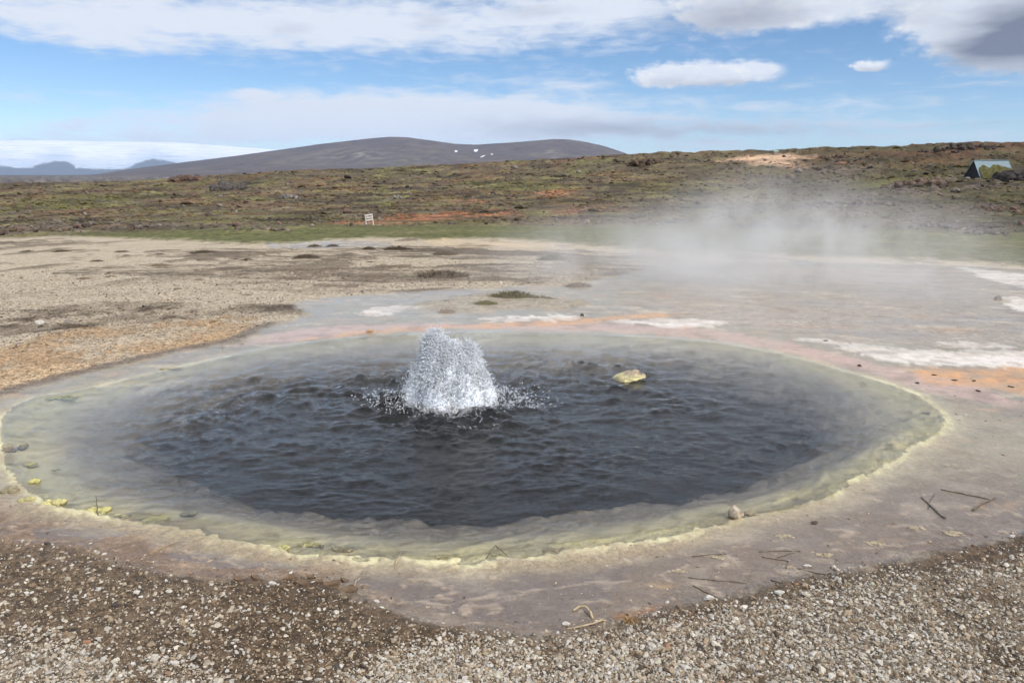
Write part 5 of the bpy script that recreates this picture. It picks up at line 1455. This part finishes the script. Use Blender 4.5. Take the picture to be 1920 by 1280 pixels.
# ------------------------------------------------------------------ A-frame hut
def hut():
    p = at(1838, 341); p[2] = zg(p[0], p[1]) - 0.1
    d = math.hypot(p[0], p[1]); u = d / F
    H = 28 * u; w = 3.6; L = 7.6; th = math.radians(48)
    az_ = math.atan2(p[0], p[1])
    root = empty("a_frame_hut", p)
    ax = np.array([math.cos(th), math.sin(th), 0]); wd = np.array([math.sin(th), -math.cos(th), 0])   # axis, and across (towards the camera right)
    Rz = np.array([[math.cos(-az_), -math.sin(-az_), 0], [math.sin(-az_), math.cos(-az_), 0], [0, 0, 1]])
    ax, wd = Rz @ ax, Rz @ wd
    up = np.array([0, 0, 1.0])
    o0 = -wd * w * 0.5      # origin at the near right foot of the gable
    A = o0 - wd * w * 0.5; B = o0 + wd * w * 0.5; T = o0 + up * H
    dark, t = new_mat("dark_gable_boards"); b, out = bsdf(t, Roughness=0.7)
    tcn = t.n('ShaderNodeTexCoord'); n1 = t.noise(tcn.outputs['Object'], 3.0, 4, 0.6)
    t.link(t.mix(n1.outputs[0], srgba(20, 19, 24), srgba(32, 30, 35)), b.inputs['Base Color'])
    roofm, t = new_mat("pale_roof_sheet"); b, out = bsdf(t, Roughness=0.35, Metallic=0.0)
    tcn = t.n('ShaderNodeTexCoord'); n1 = t.noise(tcn.outputs['Object'], 2.0, 4, 0.6)
    t.link(t.mix(n1.outputs[0], srgba(124, 146, 154), srgba(92, 112, 120)), b.inputs['Base Color'])
    turfm = attr_material("roof_turf", 0.95, 3.5, 0.65, 1.3, 0.6, 0.06, 0.15)
    def slab(name, quad, nrm, th_, mat):
        q = [np.array(v) for v in quad]; V = q + [v - nrm * th_ for v in q]
        n = len(q)
        Fc = [tuple(range(n)), tuple(range(2 * n - 1, n - 1, -1))] + [(i, n + i, n + (i + 1) % n, (i + 1) % n) for i in range(n)]
        me = bpy.data.meshes.new(name); me.from_pydata([tuple(v) for v in V], [], Fc); me.materials.append(mat)
        return link(bpy.data.objects.new(name, me), root)
    slab("gable_wall", [A + ax * 0.1, B + ax * 0.1, T + ax * 0.1], -ax, 0.12, dark)
    slab("rear_gable_wall", [A + ax * (L - 0.1), T + ax * (L - 0.1), B + ax * (L - 0.1)], ax, 0.12, dark)
    for side, foot in ((1, B), (-1, A)):
        sl = foot - T; nrm = np.cross(ax, sl) * side; nrm /= np.linalg.norm(nrm)
        if nrm[2] < 0: nrm = -nrm
        slab("roof_sheet", [foot + nrm * 0.02, foot + ax * L + nrm * 0.02, T + ax * L + nrm * 0.02, T + nrm * 0.02], nrm, 0.06, roofm)
        tube("barge_board", [foot - ax * 0.05 + nrm * 0.05, T - ax * 0.05 + nrm * 0.05], 0.06, 0.06, roofm, 4, root)
    tube("ridge_cap", [T + up * 0.05, T + ax * L + up * 0.05], 0.09, 0.09, roofm, 6, root)
    # turf heaped against the near roof slope with a lumpy upper edge
    sl = T - B; nrm = np.cross(ax, -sl); nrm /= np.linalg.norm(nrm)
    if nrm[2] < 0: nrm = -nrm
    na, nb_ = 60, 22
    V = []; cols = []
    for i in range(nb_ + 1):
        for j in range(na + 1):
            uu = j / na * 0.94 + 0.03
            top = 0.62 + 0.14 * math.exp(-((uu - 0.22) / 0.10) ** 2) + 0.17 * math.exp(-((uu - 0.58) / 0.2) ** 2) - 0.10 * math.exp(-((uu - 0.36) / 0.05) ** 2) + 0.02 * math.sin(uu * 40)
            top = min(top, 0.30 + uu * 5, 0.5 + (1 - uu) * 2.5)
            vv = i / nb_
            thick = 0.16 * math.sqrt(max(0, 1 - vv ** 4)) + 0.05 * float(perlin(np.array(uu * 14), np.array(vv * 8), 4)) * (1 - vv)
            q = B + ax * L * uu + sl * (vv * top) + nrm * (0.05 + thick)
            V.append(q); cols.append(SR(92, 88, 54) * (0.9 + 0.35 * float(perlin(np.array(uu * 9), np.array(vv * 5), 7))))
    Fc = []
    for i in range(nb_):
        for j in range(na):
            a = i * (na + 1) + j; Fc.append((a, a + 1, a + na + 2, a + na + 1))
    mesh_np("roof_turf", np.array(V), np.array(Fc), turfm, root, np.array(cols))
    tag(root, "A-frame hut with black gable and mossy turf over its pale roof", "hut")
hut()
stone("block", 1814, 341, (0.42, 0.35, 0.38), 140, GREY_M, "squared grey block in front of the hut's black gable", "block", sub=3, cuts=12, rough=0.06)
def shelter():
    p = at(1453, 291); p[2] = zg(p[0], p[1]) - 0.1
    root = empty("roofed_shelter", p, 0.3)
    gm, t = new_mat("pale_green_roof"); b, out = bsdf(t, Roughness=0.5)
    tcn = t.n('ShaderNodeTexCoord'); n1 = t.noise(tcn.outputs['Object'], 3.0, 3, 0.6)
    t.link(t.mix(n1.outputs[0], srgba(150, 172, 158), srgba(124, 146, 132)), b.inputs['Base Color'])
    box("wall", (0, 0, 0.45), (1.3, 1.0, 0.9), GREY_M, root, bev=0.01)
    for s in (-1, 1):
        box("roof_panel", (0, s * 0.34, 1.12), (1.6, 0.85, 0.06), gm, root, (-s * 0.62, 0, 0), 0.01)
    tag(root, "tiny shelter with pale green roof on the skyline behind the tan clearing", "shelter")
shelter()

# ------------------------------------------------------------------ the boiling fountain
def fountain():
    root = empty("water_fountain", (FX, FY, 0.0))
    rng = np.random.default_rng(91)
    foam, t = new_mat("aerated_water")
    b, out = bsdf(t, Roughness=0.18)
    b.inputs['IOR'].default_value = 1.33
    b.inputs['Specular IOR Level'].default_value = 0.6
    geo = t.n('ShaderNodeNewGeometry')
    n1 = t.noise(geo.outputs['Position'], 55.0, 4, 0.7); n2 = t.noise(geo.outputs['Position'], 140.0, 3, 0.6)
    t.link(t.mix(t.step(n1.outputs[0], 0.38, 0.62), srgba(206, 213, 222), srgba(252, 253, 255)), b.inputs['Base Color'])
    b.inputs['Subsurface Weight'].default_value = 0.0
    bp = t.n('ShaderNodeBump'); bp.inputs['Strength'].default_value = 0.8; bp.inputs['Distance'].default_value = 0.010
    t.link(n1.outputs[0], bp.inputs['Height']); t.link(bp.outputs[0], b.inputs['Normal'])
    drop, t = new_mat("water_drops")
    out = t.n('ShaderNodeOutputMaterial')
    b1 = t.n('ShaderNodeBsdfPrincipled'); b1.inputs['Base Color'].default_value = (0.95, 0.97, 1.0, 1); b1.inputs['Roughness'].default_value = 0.12; b1.inputs['Specular IOR Level'].default_value = 0.7
    tr = t.n('ShaderNodeBsdfTransparent'); tr.inputs['Color'].default_value = (0.95, 0.97, 0.98, 1)
    lw = t.n('ShaderNodeLayerWeight'); lw.inputs['Blend'].default_value = 0.35
    tl = t.n('ShaderNodeBsdfTranslucent'); tl.inputs['Color'].default_value = (0.97, 0.98, 1.0, 1)
    m0 = t.n('ShaderNodeMixShader'); m0.inputs[0].default_value = 0.42; t.link(b1.outputs[0], m0.inputs[1]); t.link(tl.outputs[0], m0.inputs[2])
    mx = t.n('ShaderNodeMixShader'); t.link(t.step(lw.outputs['Facing'], 0.0, 0.7, 0.75, 1.0), mx.inputs[0]); t.link(tr.outputs[0], mx.inputs[1]); t.link(m0.outputs[0], mx.inputs[2])
    t.link(mx.outputs[0], out.inputs['Surface'])
    # lobes of the spout: local x, y, radius, height
    lobes = [(-0.09, 0.0, 0.19, 0.53), (0.02, -0.01, 0.25, 0.445), (0.16, 0.02, 0.15, 0.43), (0.10, -0.07, 0.20, 0.34), (-0.20, -0.02, 0.15, 0.27), (0.22, -0.03, 0.14, 0.25), (-0.05, -0.13, 0.17, 0.22)]
    def height(x, y):
        h = np.full(x.shape, -1.0)
        for lx, ly, r, H in lobes:
            q = np.hypot(x - lx, y - ly) / r
            h = np.maximum(h, H * (1 - q ** 2.2))
        return h
    # core: radial shell over the lobes
    na, nv = 150, 70
    V = []
    for i in range(nv + 1):
        r = 0.46 * (i / nv)
        th = np.arange(na) * 2 * math.pi / na
        x, y = r * np.cos(th), r * np.sin(th) * 0.75
        nn = fbm(x * 22 + 3, y * 22, 4, 401); nn2 = ridged(x * 45, y * 45, 3, 402)
        h = np.maximum(height(x, y) * (0.93 + 0.10 * nn) - 0.02 + 0.03 * (nn2 - 0.5) + 0.05 * nn, -0.12)
        V.append(np.stack([x * (1 + 0.08 * nn), y * (1 + 0.08 * nn), h], 1))
    V = np.concatenate(V)
    Fc = []
    for i in range(nv):
        for j in range(na):
            q4 = (i * na + j, i * na + (j + 1) % na, (i + 1) * na + (j + 1) % na, (i + 1) * na + j)
            if max(V[q, 2] for q in q4) > 0.0: Fc.append(q4)
    mesh_np("spout", V, np.array(Fc)[:, ::-1], foam, root)
    # strands: thin curling filaments leaving the surface
    K = 3400
    Vs, Fs = [], []; off = 0
    S, NS = 4, 5
    lob = rng.choice(len(lobes), K, p=np.array([.2, .2, .16, .14, .11, .11, .08]))
    for k in range(K):
        lx, ly, r, H = lobes[lob[k]]
        th = rng.uniform(-math.pi, math.pi)
        if rng.uniform() < 0.55: th = -abs(th)              # more of them towards the viewer side, where they overlap most
        q = math.sqrt(rng.uniform(0, 1.0))
        x, y = lx + math.cos(th) * r * q, ly + math.sin(th) * r * q
        h = float(height(np.array(x), np.array(y)))
        p0 = np.array([x, y, max(h, 0.0) + rng.normal(0, 0.006)])
        out_ = np.array([math.cos(th) * q, math.sin(th) * q, 0.25 + 0.9 * (1 - q)]); out_ /= np.linalg.norm(out_)
        dirv = out_ + rng.normal(0, 0.75, 3); dirv /= np.linalg.norm(dirv)
        L = rng.uniform(0.008, 0.026) * (1.8 if rng.uniform() < 0.08 else 1)
        cv = rng.normal(0, 0.9, 3)
        r0 = rng.uniform(0.0020, 0.0048)
        pts = []
        for s in range(NS):
            t_ = s / (NS - 1)
            pts.append(p0 + (dirv * t_ + cv * t_ * t_ * 0.5) * L)
        for s, pnt in enumerate(pts):
            tg = pts[min(s + 1, NS - 1)] - pts[max(s - 1, 0)]; tg /= np.linalg.norm(tg) + 1e-9
            a = np.cross(tg, [0.3, 0.2, 0.93]); a /= np.linalg.norm(a) + 1e-9; b_ = np.cross(a, tg)
            rr = r0 * (0.75, 0.6, 0.8, 1.25, 0.25)[s]
            for e in range(S):
                an = 2 * math.pi * e / S
                Vs.append(pnt + a * math.cos(an) * rr + b_ * math.sin(an) * rr)
        for s in range(NS - 1):
            for e in range(S):
                Fs.append((off + s * S + e, off + s * S + (e + 1) % S, off + (s + 1) * S + (e + 1) % S, off + (s + 1) * S + e))
        off += NS * S
    st = mesh_np("spray_strands", np.array(Vs), np.array(Fs), drop, root); st['kind'] = 'stuff'
    # flying drops and foam flecks thrown on the water round the foot
    pos, scl = [], []
    for k in range(620):
        th = rng.choice([0.0, 3.1, -1.5, -0.5, -2.4, 0.5]) + rng.normal(0, 0.32); rr = 0.22 + abs(rng.normal(0, 0.13)) + 0.10 * abs(math.sin(th * 5.3))
        x, y = math.cos(th) * rr * 1.25, math.sin(th) * rr * 0.8
        base = float(water_z(np.array([x + FX]), np.array([y + FY]))[0]) if False else 0.02
        z = base + abs(rng.normal(0, 0.045)) * max(0.15, 1.2 - rr * 1.6)
        pos.append((x, y, z)); s = rng.uniform(0.0016, 0.0052); scl.append((s * rng.uniform(0.8, 2.2), s, s * rng.uniform(0.8, 1.3)))
    for k in range(1500):                                     # halo of drops round the head
        lx, ly, r, H = lobes[rng.integers(len(lobes))]
        th = rng.uniform(0, 2 * math.pi); q = rng.uniform(0.9, 1.25)
        ph = rng.uniform(0, 1)
        pos.append((lx + math.cos(th) * r * q * math.sqrt(1 - ph * 0.8), ly + math.sin(th) * r * q, H * ph * 1.06 + 0.02)); s = rng.uniform(0.0012, 0.0042); scl.append((s, s, s * 1.4))
    for k in range(3400):                                    # beads standing on the spout itself
        lx, ly, r, H = lobes[rng.choice(len(lobes), p=[.2, .2, .16, .14, .11, .11, .08])]
        th = -rng.uniform(-0.6, math.pi + 0.6); q = math.sqrt(rng.uniform(0, 1.0))
        x, y = lx + math.cos(th) * r * q, ly + math.sin(th) * r * q
        pos.append((x, y, max(float(height(np.array(x), np.array(y))), 0.0) + rng.normal(0.004, 0.008))); s = rng.uniform(0.0022, 0.0058); scl.append((s * rng.uniform(0.7, 1.5), s, s * rng.uniform(0.8, 1.6)))
    pos = np.array(pos); scl = np.array(scl); K = len(pos)
    V0_, F0_ = ico(0)
    dr = scatter_mesh("water_drops", [(V0_, F0_)], pos, rots(rng, K, 0.6), scl, np.ones((K, 3)), drop, root, True); dr['kind'] = 'stuff'
    # clusters of splash crowns on the swell, mostly right and left of the foot
    Vs, Fs = [], []; off = 0
    cl = [(-0.42, -0.02, 0.10, 26), (-0.62, 0.05, 0.05, 14), (0.36, -0.08, 0.12, 46), (0.52, -0.12, 0.10, 40), (0.62, -0.16, 0.06, 20), (0.02, -0.34, 0.14, 40), (-0.14, -0.36, 0.10, 26),
          (0.10, -0.42, 0.06, 16), (-0.30, -0.18, 0.10, 30), (0.22, -0.62, 0.06, 10), (0.28, -0.22, 0.12, 40), (-0.05, -0.24, 0.16, 60), (0.42, 0.05, 0.08, 18), (-0.5, -0.12, 0.06, 14)]
    for cx, cy_, rad, n in cl:
        for k in range(int(n * 1.1)):
            x, y = cx + rng.normal(0, rad), cy_ + rng.normal(0, rad * 0.55)
            zb = float(water_z(np.array([x + FX]), np.array([y + FY]))[0])
            p0 = np.array([x, y, zb]); dv = rng.normal(0, 0.7, 3); dv[2] = abs(dv[2]) * 0.8 + 0.15; dv /= np.linalg.norm(dv)
            L = rng.uniform(0.008, 0.032); cv = rng.normal(0, 0.9, 3); cv[2] -= 0.3; r0 = rng.uniform(0.0011, 0.0032)
            pts = [p0 + (dv * (s / 4) + cv * (s / 4) ** 2 * 0.5) * L for s in range(5)]
            for s, pnt in enumerate(pts):
                tg = pts[min(s + 1, 4)] - pts[max(s - 1, 0)]; tg /= np.linalg.norm(tg) + 1e-9
                a = np.cross(tg, [0.3, 0.2, 0.93]); a /= np.linalg.norm(a) + 1e-9; b_ = np.cross(a, tg); rr = r0 * (1.2, 0.8, 0.8, 1.1, 0.3)[s]
                for e in range(4):
                    an = math.pi * e / 2
                    Vs.append(pnt + a * math.cos(an) * rr + b_ * math.sin(an) * rr)
            for s in range(4):
                for e in range(4): Fs.append((off + s * 4 + e, off + s * 4 + (e + 1) % 4, off + (s + 1) * 4 + (e + 1) % 4, off + (s + 1) * 4 + e))
            off += 20
    sp_ = mesh_np("splash_crowns", np.array(Vs), np.array(Fs), drop, root); sp_['kind'] = 'stuff'
    tag(root, "white boiling water fountain bursting from the dark spring", "fountain")
fountain()

# ------------------------------------------------------------------ steam and air
def volume_box(name, lo, hi, mat, label):
    c = [(a + b) / 2 for a, b in zip(lo, hi)]
    V = np.array([(x, y, z) for x in (lo[0] - c[0], hi[0] - c[0]) for y in (lo[1] - c[1], hi[1] - c[1]) for z in (lo[2] - c[2], hi[2] - c[2])])
    Fc = np.array([(0, 1, 3, 2), (4, 6, 7, 5), (0, 4, 5, 1), (2, 3, 7, 6), (0, 2, 6, 4), (1, 5, 7, 3)])
    o = mesh_np(name, V, Fc, mat, None, None, None, False)
    o.location = c
    tag(o, label, kind="stuff")
    return o
def steam():
    pc = at(1490, 560)
    m, t = new_mat("steam")
    out = t.n('ShaderNodeOutputMaterial'); pv = t.n('ShaderNodeVolumeScatter')
    pv.inputs['Color'].default_value = (0.96, 0.96, 0.97, 1); pv.inputs['Anisotropy'].default_value = 0.1
    tcn = t.n('ShaderNodeTexCoord'); P = tcn.outputs['Object']
    hx, hy, hz = 6.4, 5.0, 1.7
    # main body and a thinner drift to the left
    def blob(c, r):
        q = t.vmath('DIVIDE', t.vmath('SUBTRACT', P, c), r)
        return t.step(t.vmath('LENGTH', q), 1.0, 0.15)
    n1 = t.noise(P, 0.7, 4, 0.6, 0.9)
    body = t.math('ADD', blob((0.5, -0.6, -0.70), (4.5, 4.4, 1.5)), t.math('MULTIPLY', blob((-2.1, 0.3, -0.85), (3.7, 4.2, 1.15)), 0.6))
    body = t.math('ADD', body, t.math('MULTIPLY', blob((0.5, 0.6, -0.05), (2.3, 3.2, 1.35)), 0.4))
    dens = t.math('MULTIPLY', body, t.step(n1.outputs[0], 0.38, 0.64, 0.12, 1.6))
    t.put(pv.inputs['Density'], t.math('MULTIPLY', dens, 0.34))
    t.link(pv.outputs[0], out.inputs['Volume'])
    m.cycles.volume_step_rate = 1.5
    o = volume_box("steam", (pc[0] - hx, pc[1] - 2.2, pc[2] - 0.45), (pc[0] + hx, pc[1] + 7.2, pc[2] + 2.6), m, "white steam drifting over the sinter flat right of the spring")
    return o
steam()
def pool_steam():
    m, t = new_mat("pool_steam")
    out = t.n('ShaderNodeOutputMaterial'); pv = t.n('ShaderNodeVolumeScatter')
    pv.inputs['Color'].default_value = (0.96, 0.96, 0.97, 1)
    tcn = t.n('ShaderNodeTexCoord'); P = tcn.outputs['Object']
    sp = t.n('ShaderNodeSeparateXYZ'); t.link(P, sp.inputs[0])
    n1 = t.noise(P, 1.1, 4, 0.6, 0.8)
    q = t.step(t.vmath('LENGTH', t.vmath('DIVIDE', P, (3.2, 2.2, 0.42))), 1.0, 0.3)
    t.put(pv.inputs['Density'], t.math('MULTIPLY', t.math('MULTIPLY', q, t.step(n1.outputs[0], 0.44, 0.66, 0.0, 1.0)), 0.16))
    t.link(pv.outputs[0], out.inputs['Volume'])
    m.cycles.volume_step_rate = 2.0
    c = at(1050, 700)
    volume_box("spring_steam", (c[0] - 3.2, c[1] - 2.2, 0.06), (c[0] + 3.2, c[1] + 2.2, 0.80), m, "thin wisps of steam over the far half of the spring")
pool_steam()
def haze():
    m, t = new_mat("haze")
    out = t.n('ShaderNodeOutputMaterial'); pv = t.n('ShaderNodeVolumePrincipled')
    pv.inputs['Color'].default_value = (0.46, 0.66, 0.98, 1)
    pv.inputs['Density'].default_value = 5.6e-5
    pv.inputs['Anisotropy'].default_value = 0.0
    t.link(pv.outputs[0], out.inputs['Volume'])
    volume_box("haze", (-12600, -12600, -75), (12600, 12600, 420), m, "thin blue air haze over the whole valley")
haze()
